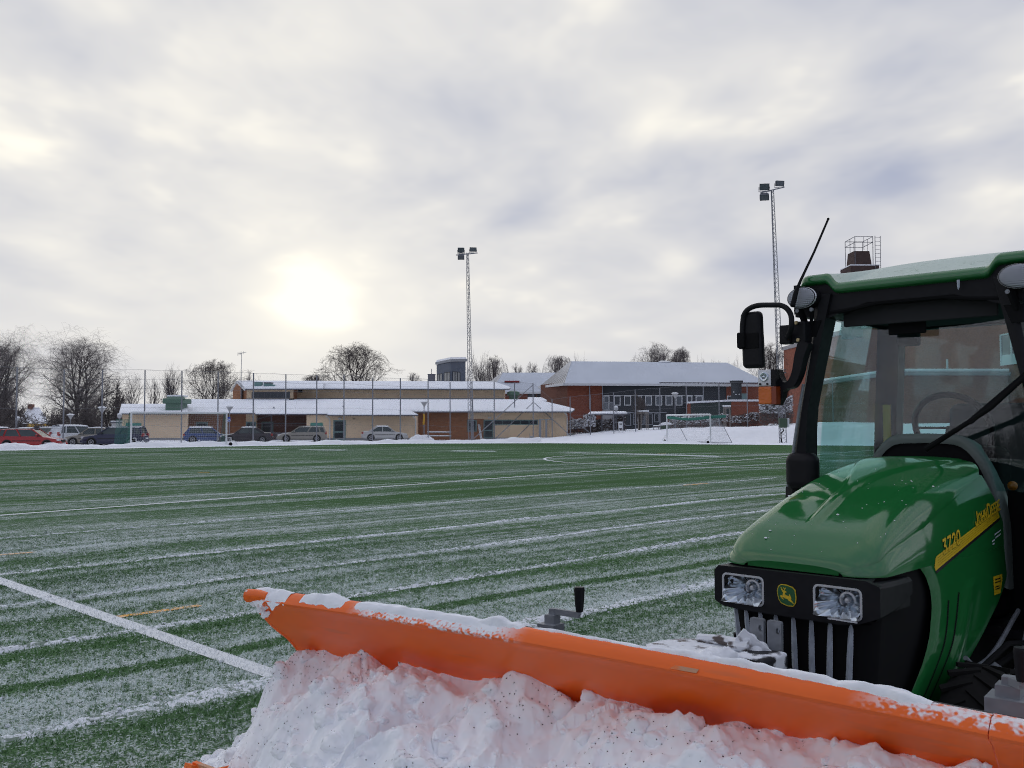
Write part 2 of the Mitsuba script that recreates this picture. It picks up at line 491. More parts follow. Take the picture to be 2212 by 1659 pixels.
def frosted(p, n, uv):
    f = fbm(p.x * 3.0, p.y * 3.0, p.z * 3.0, 3) * 0.65 + noise(p.x * 80, p.y * 80, p.z * 80) * 0.35
    k = smoothstep(0.2, 0.6, dr.abs(n.z)) * smoothstep(0.22, 0.5, f) * 0.58
    return mix((0.011, 0.125, 0.035), (0.62, 0.70, 0.66), k)


mat('frosted_green', proc(frosted), 0.35, coat=0.5)
mat('black_plastic', varied((0.008, 0.008, 0.010), (0.014, 0.014, 0.017), 30), 0.38, spec=0.16, bump=proc(lambda p, n, uv: noise(p.x * 500, p.y * 500, p.z * 500), 0.001), bscale=0.0008)
mat('black_matt', (0.006, 0.006, 0.007), 0.8, spec=0.15)
mat('grey_green_rubber', varied((0.10, 0.125, 0.115), (0.14, 0.165, 0.155), 12), 0.7)
mat('dark_cloth', (0.025, 0.025, 0.028), 0.9)
mat('steel', varied((0.17, 0.18, 0.20), (0.30, 0.32, 0.35), 26), 0.5, 0.4, bump=proc(lambda p, n, uv: fbm(p.x * 60, p.y * 60, p.z * 60, 2), 0.002), bscale=0.002)
mat('brass_bolt', (0.45, 0.36, 0.20), 0.35, 0.8)
mat('chrome', (0.62, 0.68, 0.74), 0.08, 0.92)
mat('lamp_grey', (0.62, 0.63, 0.66), 0.18, 0.35, coat=0.5)
mat('yellow_print', (0.62, 0.42, 0.015), 0.4, coat=0.4)
mat('yellow_line_print', (0.42, 0.27, 0.01), 0.45, coat=0.3)
mat('black_print', (0.012, 0.012, 0.012), 0.4)
mat('white_print', (0.62, 0.66, 0.72), 0.5)
mat('emblem_green', (0.010, 0.085, 0.025), 0.35, coat=0.5)
mat('amber', (0.62, 0.13, 0.008), 0.25, coat=0.8, bump=proc(lambda p, n, uv: noise(p.x * 90, p.y * 90, p.z * 160), 0.002), bscale=0.004)
mat('amber_dark', (0.22, 0.030, 0.003), 0.3, coat=0.6)
mat('tyre', varied((0.008, 0.008, 0.008), (0.017, 0.016, 0.016), 18), 0.9, spec=0.2)
mat('rim_yellow', (0.55, 0.36, 0.02), 0.45)
mat('frost_metal', proc(lambda p, n, uv: mix((0.24, 0.27, 0.32), (0.52, 0.57, 0.65), fbm(p.x * 55, p.y * 55, p.z * 30, 3))), 0.6, spec=0.3)
mat('iced_metal', proc(lambda p, n, uv: mix((0.11, 0.09, 0.085), (0.74, 0.76, 0.80), smoothstep(0.40, 0.58, fbm(p.x * 26, p.y * 26, p.z * 26, 3) + 0.14 * n.z))), 0.6, spec=0.3, bump=proc(lambda p, n, uv: fbm(p.x * 70, p.y * 70, p.z * 70, 2), 0.002), bscale=0.006)
mat('iced_black', proc(lambda p, n, uv: mix((0.015, 0.015, 0.02), (0.74, 0.76, 0.81), smoothstep(0.50, 0.62, fbm(p.x * 17, p.y * 17, p.z * 17, 3) + 0.10 * n.z))), 0.6, spec=0.3)
mat('lens_ribbed', varied((0.36, 0.38, 0.44), (0.50, 0.52, 0.57), 6), 0.22, 0.25, coat=1.0,
    bump=proc(lambda p, n, uv: dr.abs(dr.sin((p.x * 0.714 - p.y * 0.70) * 330)) + dr.abs(dr.sin(p.z * 330)), 0.0015), bscale=0.0035)
scene['clear_pane'] = {'type': 'thindielectric', 'int_ior': 1.5}
scene['tinted_pane'] = {'type': 'thindielectric', 'int_ior': 1.52, 'specular_transmittance': {'type': 'rgb', 'value': [0.50, 0.74, 0.72]}}
scene['door_pane'] = {'type': 'thindielectric', 'int_ior': 1.52, 'specular_transmittance': {'type': 'rgb', 'value': [0.72, 0.90, 0.88]}}

TR = thing('tractor', 'green compact tractor with a black light bar and a cab, standing behind the orange plough', 'tractor')


def tp(name, m, material, smooth=30, label=None, parent=TR, kind=None):
    return part(parent, name, m, material, smooth, label, kind, TX)


ZT = [(0, 1.082), (.012, 1.108), (.03, 1.128), (.08, 1.166), (.148, 1.206), (.3, 1.268), (.419, 1.313), (.65, 1.382), (.914, 1.434), (1.1, 1.446), (1.5, 1.448)]
ZS = [(0, 1.078), (.012, 1.100), (.03, 1.118), (.078, 1.156), (.161, 1.204), (.308, 1.262), (.516, 1.318), (.696, 1.355), (1.016, 1.398), (1.2, 1.425), (1.5, 1.43)]
ZL = 1.054


def nose(x):
    x = np.asarray(x, float)
    return (.19 + np.sqrt(np.clip(.0144 - (.12 - np.clip(x, 0, .12)) ** 2, 0, 1))) / .31


def nose_x(y):
    return np.where(np.abs(y) < .19, 0, .12 - np.sqrt(np.clip(.0144 - (np.clip(np.abs(y), .19, .3095) - .19) ** 2, 0, 1)))


zt_c = curve(ZT, 300); zs_c = curve(ZS, 300)


def shoulder(x):
    """half width of the bonnet's top, height of its shoulder, drop of the rounded edge"""
    zs = np.interp(x, zs_c[:, 0], zs_c[:, 1])
    rs = np.minimum(itp(x, [(0, .012), (.08, .055), (.3, .10), (.5, .115), (.75, .095), (1.0, .055), (1.3, .03)]), zs - ZL - .006)
    return nose(x) * (0.302 + 0.004 * np.clip(x, 0, 1.2)), zs, rs


def side_low(x, z):
    """half width of the bonnet's side below the level ZL"""
    return 0.318 + 0.018 * np.sin(np.clip((z - 0.42) / 0.75, 0, 1) * np.pi) + 0.014 * np.clip(x - 0.4, 0, 1) - 0.05 * np.clip((0.75 - z) / 0.4, 0, 1) ** 1.5


def side_y(x, z):
    w, zs, rs = shoulder(x)
    yb = nose(x) * side_low(x, ZL)
    k = np.clip((zs - rs - z) / np.maximum(zs - rs - ZL, 1e-4), 0, 1)
    up = w + (yb - w) * (1 - (1 - k) ** 2)
    return np.where(z >= ZL, up, side_low(x, z))


def hood_point(x, e):
    a, s = np.abs(e), np.sign(e)
    w, zs, rs = shoulder(x)
    zt = np.interp(x, zt_c[:, 0], zt_c[:, 1])
    k = np.sin(np.clip(a / 0.68, 0, 1) * np.pi / 2)
    rw = np.minimum(.11, w * .6)
    c = np.clip((k * w - (w - rw)) / np.maximum(rw, 1e-6), 0, 1)
    zz = zt - (zt - zs) * k ** 2 - rs * (1 - np.sqrt(np.clip(1 - c ** 2, 0, 1)))
    ridge_w = 0.012 + 0.17 * smooth(0.40, 1.15, x)
    rise = 0.013 * smooth(0.12, 0.34, x) * (1 - smooth(1.0, 1.24, x) * 0.6)
    zz = zz + rise * (1 - smooth(ridge_w, ridge_w + 0.020, w * k))
    q = np.clip((a - 0.68) / 0.32, 0, 1)
    z = np.where(a <= 0.68, zz, zs - rs + (ZL - zs + rs) * q)
    y = np.where(a <= 0.68, w * k, side_y(x, z))
    return np.stack([x, y * s, z], -1)


e = np.concatenate([np.linspace(-1, -0.68, 12)[:-1], np.linspace(-0.68, 0.68, 121), np.linspace(0.68, 1, 12)[1:]])
xr = itp(np.abs(e), [(0, 1.262), (.2, 1.255), (.4, 1.225), (.52, 1.17), (.62, 1.12), (.68, 1.15), (.75, 1.21), (.82, 1.27), (.91, 1.33), (1, 1.36)])
xi = np.linspace(0, 1, 90) ** 1.9
X, Eg = np.meshgrid(xi, e, indexing='ij')
P = hood_point(X * xr[None], Eg)
hood = MB().grid(P)
# a turned-in lip closes the front edge
lip = np.stack([P[:, 0], P[:, 0] * [1, 0.96, 1] - [0, 0, 0.004]], 1)
k = np.abs(e) <= .69
q = P[0][k]; hood.grid(np.stack([q, q * [1, 1, 0] + [0.002, 0, ZL]], 0), flip=True)
HOOD = tp('bonnet', hood, 'green_paint', 50, 'glossy green bonnet with a raised ridge along its middle')
XF = [(.40, .20), (.45, .23), (.587, .326), (.682, .406), (.785, .471), (.894, .504), (.956, .498), (1.013, .464), (1.055, .41)]
XR = [(.40, .585), (.499, .704), (.623, .868), (.749, 1.072), (.82, 1.20), (.878, 1.283), (.93, 1.335), (.99, 1.363), (1.055, 1.36)]
for s in (-1, 1):
    z = np.linspace(0.40, 1.0538, 40)[:, None]
    xf, xb = np.interp(z, *np.array(XF).T), np.interp(z, *np.array(XR).T)
    k = np.linspace(0, 1, 26)[None]
    x = xf + (xb - xf) * k
    y = side_low(x, z)
    y = y - 0.012 * (smooth(0.0, 0.06, k) * -1 + 1) + 0.010 * np.exp(-((x - (0.30 + 0.62 * z)) / 0.05) ** 2) * (z < 0.95)
    Q = np.stack([x, y * s, z + 0 * x], -1)
    sp = tp('side_panel', MB().grid(Q, flip=s > 0), 'green_paint', 50, 'green side panel under the bonnet')
    for pts in ([(.638, .903), (.610, .80), (.569, .722), (.446, .571), (.36, .47)], [(.750, .920), (.702, .80), (.652, .708), (.519, .557), (.43, .45)]):
        c = curve(pts, 24)
        w = np.stack([c + [0.007, 0], c - [0.007, 0]], 1)
        yy = side_low(w[..., 0], w[..., 1]) + 0.010 * np.exp(-((w[..., 0] - (0.30 + 0.62 * w[..., 1])) / 0.05) ** 2) * (w[..., 1] < 0.95) + 0.0016
        tp('vent_slot', MB().grid(np.stack([w[..., 0], yy * s, w[..., 1]], -1)), 'black_matt', parent=sp)
    # decal band: yellow with thin darker lines, black edge below
    def band(lo, hi, off, mb=None, n=60):
        q = np.linspace(0, 1, n)
        L, H = np.stack([lo(q), hi(q)], 1), None
        out = []
        for r in np.linspace(0, 1, 5):
            out.append(L[:, 0] * (1 - r) + L[:, 1] * r)
        G = np.stack(out, 1)
        yy = side_y(G[..., 0], G[..., 1]) + off
        return (mb or MB()).grid(np.stack([G[..., 0], yy * s, G[..., 1]], -1))
    lo = lambda q: np.stack([0.528 + 0.752 * q, 1.030 + 0.157 * q], -1)  # noqa: E731
    hi = lambda q: np.stack([0.520 + 0.745 * q, np.minimum(1.045 + 0.95 * q ** 0.85, 1.080 + 0.143 * q)], -1)  # noqa: E731
    edge = lambda q: lo(q) - np.stack([0 * q - 0.004, 0 * q + 0.012], -1)  # noqa: E731
    tp('decal_band', band(lo, hi, 0.0022), 'yellow_print', False, 'yellow band along the bonnet side', parent=sp)
    tp('decal_edge', band(edge, lo, 0.0018), 'black_print', False, parent=sp)
    mb = MB()
    for r in (0.2, 0.4, 0.6, 0.8):
        band(lambda q, r=r: lo(q * .96 + .04) * (1 - r) + hi(q * .96 + .04) * r, lambda q, r=r: lo(q * .96 + .04) * (1 - r - .06) + hi(q * .96 + .04) * (r + .06), 0.0028, mb)
    tp('decal_line', mb, 'yellow_line_print', False, parent=sp)

    def letters(chunks, x0, z0, slope, off, shear, name, material, dx=0, dz=0):
        mb = MB(); cx = 0.0
        for text, h, adv in chunks:
            m = meshkit.text_mesh(text, h, 0.001, bold=True)
            v = np.array(m.vertices)
            wid = v[:, 0].max()
            v[:, 0] = (v[:, 0] + v[:, 1] * shear) * adv + cx
            cx += wid * adv + 0.004
            u = v[:, 0] if s < 0 else None
            if u is None:
                continue
            px = x0 + v[:, 0] + dx
            pz = z0 + slope * v[:, 0] + v[:, 1] + dz
            yy = side_y(px, pz) + off + v[:, 2]
            mb.add(np.stack([px, yy * s, pz], -1), np.array(m.faces))
        if mb.n:
            tp(name, mb, material, False, parent=sp)
    letters([('3720', 0.056, 0.98)], 0.602, 1.084, 0.155, 0.0030, 0.12, 'model_number', 'black_print', 0.0026, -0.0026)
    letters([('3720', 0.056, 0.98)], 0.602, 1.084, 0.155, 0.0042, 0.12, 'model_number', 'yellow_print')
    JD = [('J', 0.058, 0.85), ('OHN', 0.044, 0.80), ('D', 0.058, 0.85), ('EERE', 0.044, 0.80)]
    letters(JD, 0.975, 1.166, 0.171, 0.0030, 0.05, 'lettering', 'black_print', 0.0026, -0.0026)
    letters(JD, 0.975, 1.166, 0.171, 0.0042, 0.05, 'lettering', 'yellow_print')
    if s < 0:
        mb = MB()
        for (x0, z0, L) in [(1.165, 1.085, .035), (1.20, 1.112, .085), (1.21, 1.098, .07), (1.17, 1.072, .025)]:
            xx = np.linspace(x0, x0 + L, 6); zz = z0 + 0.18 * (xx - x0)
            G = np.stack([np.stack([xx, zz], 1), np.stack([xx, zz + 0.006], 1)], 1)
            mb.grid(np.stack([G[..., 0], -(side_y(G[..., 0], G[..., 1]) + 0.002), G[..., 1]], -1))
        tp('small_print', mb, 'white_print', False, parent=sp)
        G = np.stack(np.meshgrid(np.linspace(1.150, 1.262, 6), np.linspace(0.858, 0.938, 5), indexing='ij'), -1)
        G[..., 0] -= np.clip((0.91 - G[..., 1]), 0, 1) * np.clip(G[..., 0] - 1.17, 0, 1) * 7
        st = tp('warning_sticker', MB().grid(np.stack([G[..., 0], -(side_low(G[..., 0], G[..., 1]) + 0.002), G[..., 1]], -1)), 'yellow_print', False, 'yellow warning sticker', parent=sp)
        mb = MB()
        for zz, L in ((.920, .07), (.908, .075), (.889, .05), (.879, .06)):
            mb.grid(np.array([[[1.165, -(side_low(1.165, zz) + .0032), zz], [1.165, -(side_low(1.165, zz) + .0032), zz + .005]], [[1.165 + L, -(side_low(1.165 + L, zz) + .0032), zz], [1.165 + L, -(side_low(1.165 + L, zz) + .0032), zz + .005]]]))
        tp('sticker_print', mb, 'black_print', False, parent=sp)

# black front: core, grille, light bar
t = np.linspace(-1, 1, 61)
yv = 0.30 * np.sin(t * np.pi / 2)
rows = []
for z, w, dx in ((0.36, .86, .05), (0.55, .90, .035), (0.70, .94, .028), (0.90, 1.0, .024), (1.052, 1.0, .02)):
    rows.append(np.concatenate([np.array([[0.55, -0.30 * w, z]]), np.stack([nose_x(yv) + dx, yv * w, 0 * yv + z], 1), np.array([[0.55, 0.30 * w, z]])]))
tp('grille', MB().grid(np.array(rows)), 'black_matt', 40, 'black front grille housing')
tp('engine_block', MB().box([0.12, -.25, 0.42], [1.25, .25, 1.03]).box([1.25, -.22, .45], [1.36, .22, 1.3]), 'black_matt')
for y in (.262, .201, .138, .072, -.001, -.074, -.148, -.225):
    x0 = float(nose_x(y)) + 0.006
    mb = MB()
    for w, z in ((.002, .885), (.009, .868), (.0115, .80), (.0125, .70), (.0125, .40)):
        mb.v.append(np.array([[x0 + (0.9 - z) * .05, y * (1 - (.9 - z) * .35) - w, z], [x0 + (0.9 - z) * .05 - .008, y * (1 - (.9 - z) * .35), z], [x0 + (0.9 - z) * .05, y * (1 - (.9 - z) * .35) + w, z]]))
    q = np.stack(mb.v, 0); mb.v = []
    tp('grille_slat', MB().grid(q), 'frost_metal', False)
front = Polygon([(-.345, .935), (-.27, .905), (-.20, .895), (.20, .895), (.27, .9), (.302, .915), (.304, 1.02), (.29, 1.04), (-.3, 1.045), (-.345, 1.03)]).buffer(.008, quad_segs=3)
lampR, lampL = rrect(.176, .108, .018, c=0), rrect(.178, .108, .018)
from shapely import affinity
holes = [affinity.translate(lampL, -.197, .966), affinity.translate(lampR, .185, .966)]
FR = lambda x: ([x, 0, 0], [0, -1, 0], [0, 0, 1])  # noqa: E731   plane facing forward; its x axis runs to the tractor's left
fm = affinity.scale(front, -1, 1, origin=(0, 0))
hm = [affinity.scale(h, -1, 1, origin=(0, 0)) for h in holes]
mb = MB().poly(fm.difference(unary_union(hm)), FR(-0.012), 0.026)
for s in (-1, 1):
    yy = np.linspace(0, 1, 12)
    ring_ = []
    for q in yy:                                                                # the bar's ends sweep back along the bonnet
        x = -0.036 + 0.30 * q
        yw = (0.312 if s > 0 else 0.345) + 0.006 * math.sin(q * 3.1)
        top, bot = 1.042 - 0.004 * q, 0.915 + 0.050 * q ** 1.5
        d = 0.09 * (1 - q) + 0.03
        ring_.append([[x, (yw - d) * s, top], [x, yw * s - .012 * s, top], [x, yw * s, top - .014], [x, yw * s, bot + .014], [x, yw * s - .012 * s, bot], [x, (yw - d) * s, bot]])
    R_ = np.array(ring_)
    mb.grid(R_, flip=s < 0)
    k = R_[-1]; mb.add(k, [[0, 1, 2], [0, 2, 3], [0, 3, 4], [0, 4, 5]])
    mb.box([0.0, (yw - .06) * s, .93], [0.27, (yw - .012) * s, 1.0])
mb.grid(np.array([[[-.036, y, 1.046], [0.10, y * .9, 1.052]] for y in np.linspace(-.32, .3, 24)]))
mb.grid(np.array([[[-.012, y, .895], [0.10, y * .9, .88]] for y in np.linspace(-.3, .3, 24)]))
BAR = tp('light_bar', mb, 'black_plastic', 35, 'black plastic light bar across the nose')
for cy, h, lab in ((0.185, hm[1], "headlight nearer the picture's middle, its reflector clear"), (-0.197, hm[0], "headlight on the decal side, its lens hazier")):
    HL = thing_key = num(TR + '__headlight')
    ry, rz = .084, .050
    u, v = np.meshgrid(np.linspace(-1, 1, 41), np.linspace(-1, 1, 25), indexing='ij')
    rr = np.random.default_rng(3)
    bx = -.030 + 0.034 * np.clip(1 - (u ** 2) * .8 - (v ** 2) * .7, 0, 1)
    bx = bx + 0.036 * v
    fac = (meshkit.noise(np.stack([np.floor(u * 4 + v * 1.6), np.floor(v * 2.6 - u), 0 * u], -1) * 0.97 + .5, 9) - .5)
    bx = bx + fac * 0.012 + .012 * np.sin(np.arctan2(v * .6 - .06, u - .12) * 11) * (np.hypot(u - .12, v) > .35)
    scene[HL] = ply(mesh_of(MB().grid(np.stack([bx, cy - u * ry, .966 + v * rz], -1))), 'chrome', smooth=20); scene[HL]['to_world'] = T(TX)
    labels[HL] = {'label': lab}
    tp('bulb_ring', MB().lathe([(.030, -.004), (.031, -.012), (.024, -.014), (.022, 0.0)], [.006, cy - .024, .972], [1, 0, 0], 28).lathe([(.011, -.010), (.008, -.020), (0, -.023)], [.006, cy - .024, .972], [1, 0, 0], 14), 'lamp_grey', 40, parent=HL)
    rim_ = MB().poly(h.buffer(.003).difference(h.buffer(-.005)), FR(-.036), .004)
    tp('lamp_rim', rim_, 'lamp_grey', parent=HL)
    tp('lamp_lens', MB().poly(h.buffer(-.004), FR(-.0375), .0005), 'clear_pane', False, parent=HL)
# emblem: green shield with a leaping deer
c = (0.0, 0.967)
E2 = lambda x, y: ((x - 866) * 0.000305 - c[0] * 0, (522 - y) * 0.000305 + c[1])  # noqa: E731
shield = Polygon([E2(*q) for q in [(768, 430), (800, 408), (860, 408), (940, 425), (972, 455), (982, 540), (975, 600), (950, 636), (880, 640), (800, 615), (770, 575), (752, 490)]]).buffer(.004, quad_segs=4)
deer = Polygon([E2(*q) for q in [(876, 482), (858, 470), (838, 472), (822, 468), (812, 484), (826, 492), (820, 515), (826, 535), (806, 530), (790, 528), (785, 540), (805, 562), (830, 582), (836, 575), (812, 553), (826, 548), (850, 560), (885, 566), (905, 586), (935, 596), (960, 617), (967, 609), (945, 587), (932, 570), (932, 545), (914, 503), (902, 510), (910, 530), (895, 526), (868, 524), (850, 512), (850, 494)]])
for pts in ([(835, 475), (815, 458), (800, 438)], [(822, 466), (804, 462)], [(842, 472), (845, 455), (833, 434)], [(845, 457), (858, 436)]):
    deer = deer.union(LineString([E2(*q) for q in pts]).buffer(.0013))
EM = tp('emblem', MB().poly(shield, FR(-.0385), .0025), 'yellow_print', 30, 'small green shield emblem with a leaping deer', )
tp('emblem_field', MB().poly(shield.buffer(-.0030), FR(-.0412), .001), 'emblem_green', parent=EM)
tp('emblem_deer', MB().poly(deer, FR(-.0424), .001), 'yellow_print', parent=EM)
tp('snow_edge', MB().obox([-.033, -.215, .9045], np.eye(3), [.012, .11, .006]), 'snow', parent=BAR)

# cowl, windscreen, cab
arch = curve([(.352, .86), (.350, .95), (.346, 1.125), (.331, 1.231), (.307, 1.317), (.285, 1.398), (.248, 1.470), (.200, 1.525), (.140, 1.553), (0, 1.560)], 40)
arch = np.vstack([arch, (arch * [-1, 1])[::-1][1:]])
cen = np.array([0, 1.1])
ringP = lambda x, k, dz=0: np.concatenate([np.full((len(arch), 1), x), (arch - cen) * k + cen + [0, dz]], 1)  # noqa: E731
tp('cowl', MB().grid(np.array([ringP(1.325, .90), ringP(1.318, .945), ringP(1.325, .985), ringP(1.345, 1.0), ringP(1.46, .995, -.012), ringP(1.52, .96, -.03)])), 'grey_green_rubber', 50, 'grey green rubber cowl behind the bonnet')
mb = MB()
P = ringP(1.338, .92); mb.add(np.vstack([P, [[1.338, 0, 1.1]]]), [[i, i + 1, len(P)] for i in range(len(P) - 1)])
tp('cowl_face', mb, 'black_matt', False)


def pane(pts, n=(10, 10)):
    """a quad pane through four corners"""
    a, b, c_, d = (np.asarray(q, float) for q in pts)
    u, v = np.meshgrid(np.linspace(0, 1, n[0]), np.linspace(0, 1, n[1]), indexing='ij')
    u, v = u[..., None], v[..., None]
    return (a * (1 - u) + b * u) * (1 - v) + (d * (1 - u) + c_ * u) * v


zz, yy = np.meshgrid(np.linspace(1.30, 2.20, 12), np.linspace(-1, 1, 25), indexing='ij')
half = itp(zz, [(1.30, .530), (1.49, .52), (1.688, .505), (2.13, .405), (2.2, .39)])
scr = np.stack([1.30 + 0.065 * (1 - np.abs(yy) ** 2.2) + .03 * (zz - 1.5), yy * half, zz], -1)
tp('windscreen', MB().grid(scr), 'tinted_pane', True, 'tinted windscreen')
tp('windscreen_edge', MB().tube([[1.163, -.40, 2.155], [1.163, -.30, 2.165], [1.168, -.15, 2.188], [1.168, .15, 2.188], [1.163, .30, 2.165], [1.163, .40, 2.155]], .012), 'black_matt')
for s in (-1, 1):
    PZ = [(2.25, .455, .375), (2.13, .467, .403), (1.805, .522, .478), (1.688, .545, .503), (1.49, .583, .519), (1.407, .598, .515), (1.288, .631, .51), (.95, .65, .55), (.70, .65, .56)]
    A = []
    for z, yo, yi in PZ:
        A.append([[1.135, yi * s, z], [1.125, (yi * .35 + yo * .65) * s, z], [1.14, yo * s, z], [1.25, (yo + .012) * s, z], [1.25, yi * s, z], [1.135, yi * s, z]])
    tp('front_pillar', MB().grid(np.array(A), flip=s < 0), 'black_plastic', 30)
    tp('pillar_trim', MB().tube([[1.112, (yo * .8 + yi * .2) * s, z] for z, yo, yi in PZ[2:7]], .0075), 'steel')
    # door frame, door glass, rear pillar
    tp('rear_pillar', MB().beam([2.34, .63 * s, .9], [2.32, .56 * s, 2.25], .13, .10), 'black_plastic')
    tp('door_glass', MB().grid(pane([[1.21, .645 * s, 1.0], [2.30, .66 * s, 1.0], [2.28, .575 * s, 2.2], [1.20, .49 * s, 2.2]], (2, 2))), 'door_pane', False)
    tp('door_sill', MB().beam([1.18, .655 * s, .97], [2.34, .66 * s, .97], .05, .10).beam([1.18, .655 * s, .70], [1.7, .66 * s, .70], .05, .08), 'black_plastic')
    tp('door_handle', MB().tube([[1.30, .60 * s, 1.05], [1.33, .57 * s, 1.25], [1.30, .55 * s, 1.62]], .012), 'black_matt')
    tp('lower_door', MB().grid(pane([[1.21, .65 * s, .68], [1.75, .66 * s, .68], [1.85, .66 * s, .97], [1.21, .65 * s, .97]], (2, 2))), 'black_plastic', False)
    tp('front_corner_panel', MB().grid(pane([[1.20, .63 * s, .68], [1.42, .33 * s, .68], [1.42, .33 * s, 1.30], [1.20, .60 * s, 1.30]], (2, 2))), 'black_matt', False)
    # rear mudguard and wheels
    g = np.linspace(-.1, np.pi * .72, 18)
    arc = np.stack([2.28 - .68 * np.cos(g), 0 * g, .60 + .68 * np.sin(g)], 1)
    tp('mudguard', MB().grid(np.stack([arc + [0, .40 * s, 0], arc + [0, .84 * s, 0], arc * [1, 0, 1] + [0, .85 * s, -.05]], 1)), 'green_paint', 40)
    for name, cx, cy, r, w, lug in (('front_wheel', .62, .47, .33, .20, 22), ('rear_wheel', 2.28, .64, .60, .36, 24)):
        WH = num(TR + '__' + name)
        prof = [(r * .56, -w * .42), (r * .72, -w * .5), (r * .92, -w * .48), (r * .98, -w * .3), (r, 0), (r * .98, w * .3), (r * .92, w * .48), (r * .72, w * .5), (r * .56, w * .42)]
        m = MB().lathe(prof, [cx, cy * s, r], [0, 1, 0], 40)
        for i in range(lug):
            for q in (-1, 1):
                a = 2 * np.pi * (i + .25 * q) / lug
                d = np.array([math.cos(a), 0, math.sin(a)]); tdir = np.array([-math.sin(a), 0, math.cos(a)])
                c0 = np.array([cx, cy * s, r]) + d * r * 1.0
                ax = unit(np.array([0, 1, 0]) * q + tdir * .75)
                m.obox(c0 + np.array([0, q * w * .24, 0]), [ax, np.cross(ax, d), d], [w * .58, r * .075, r * .05])
        scene[WH] = ply(m.mesh(), 'tyre', smooth=30); scene[WH]['to_world'] = T(TX)
        tp('rim', MB().lathe([(0, w * .10 * s), (r * .2, w * .12 * s), (r * .3, w * .05 * s), (r * .5, w * .10 * s), (r * .57, w * .42 * s), (r * .58, w * .44 * s)], [cx, cy * s, r], [0, 1, 0], 32), 'rim_yellow', 40, parent=WH)
tp('front_axle', MB().beam([.52, -.45, .35], [.52, .45, .35], .12, .11).box([.1, -.16, .30], [1.4, .16, .52]).tube([[.4, -.33, .40], [.9, -.30, .48]], .02).tube([[.62, -.34, .52], [1.2, -.42, .62]], .014).tube([[.55, -.33, .50], [.95, -.46, .70], [1.25, -.48, .66]], .012), 'black_matt')
tp('transmission', MB().box([1.3, -.22, .38], [2.5, .22, .80]).beam([2.28, -.6, .6], [2.28, .6, .6], .2), 'black_matt')
tp('footplate', MB().box([1.25, -.62, .66], [2.3, .62, .70]).box([1.25, -.66, .36], [1.6, -.40, .40]).box([1.25, .40, .36], [1.6, .66, .40]), 'black_plastic')
# hydraulic lines and valves that show dimly beside the engine
mb = MB()
for a in ([[.75, -.36, .66], [.95, -.40, .52], [1.2, -.42, .50]], [[.70, -.34, .60], [1.0, -.37, .62], [1.3, -.4, .78]], [[.85, -.36, .44], [1.1, -.44, .55], [1.3, -.46, .85]]):
    mb.tube(curve(a, 12), .010)
for p_, r in (([.98, -.40, .56], .026), ([1.06, -.41, .50], .03), ([.90, -.38, .50], .02)):
    mb.lathe([(0, -.03), (r, -.03), (r, .03), (r * .5, .04), (0, .05)], p_, [.2, .1, 1], 12)
tp('hydraulic_hose', mb, 'steel')
# roof
ridge_y = lambda y: 0.052 * smooth(.345, .40, np.abs(y)) * (1 - smooth(.53, .60, np.abs(y)) * .7)  # noqa: E731
yr = np.concatenate([np.linspace(-.60, -.33, 20), np.linspace(-.32, .32, 21), np.linspace(.33, .60, 20)])
edge_x = 1.13 + 0.10 * smooth(.50, .60, np.abs(yr)) - 0.0 * yr
low = 2.252 + ridge_y(yr) - .03 * smooth(.54, .60, np.abs(yr))
rim_rows = [np.stack([edge_x + dx, yr, low + dz], 1) for dx, dz in ((.035, -.004), (.004, .0), (-.006, .012), (-.004, .030), (.008, .042), (.03, .052))]
tp('roof_rim', MB().grid(np.array(rim_rows), flip=True), 'green_paint', 60, 'green rim of the cab roof, raised above the work lights')
rows = []
for k in np.linspace(0, 1, 30):
    x = edge_x + .03 + (1.95 - edge_x) * k
    fade = 1 - smooth(0, .75, k)
    dome = .165 * smooth(0, 1, k ** .85) * (1 - .25 * (np.abs(yr) / .6) ** 3)
    rows.append(np.stack([x, yr, 2.304 + ridge_y(yr) * fade - .03 * smooth(.54, .60, np.abs(yr)) + dome + .02 * k], 1))
rows.append(rows[-1] + [.55, 0, .03]); rows.append(rows[-1] * [1, 1, 1] + [.08, 0, -.08])
tp('roof_panel', MB().grid(np.array(rows), flip=True), 'frosted_green', 60, 'cab roof panel pale with frost')
vis = Polygon([(-.575, 2.30), (-.575, 2.15), (-.40, 2.13), (-.32, 2.160), (-.20, 2.192), (.20, 2.192), (.32, 2.160), (.40, 2.13), (.575, 2.15), (.575, 2.30), (.43, 2.305), (.37, 2.30), (.34, 2.256), (-.34, 2.256), (-.37, 2.30), (-.43, 2.305)])
tp('roof_visor', MB().poly(affinity.scale(vis, -1, 1, origin=(0, 0)), FR(1.30), .145), 'black_plastic', 30)
tp('roof_side', MB().box([1.2, .585, 2.17], [2.5, .605, 2.32]).box([1.2, -.605, 2.17], [2.5, -.585, 2.32]).box([2.45, -.59, 2.17], [2.5, .59, 2.42]), 'black_plastic')
tp('headliner', MB().box([1.2, -.58, 2.185], [2.45, .58, 2.20]), 'dark_cloth')
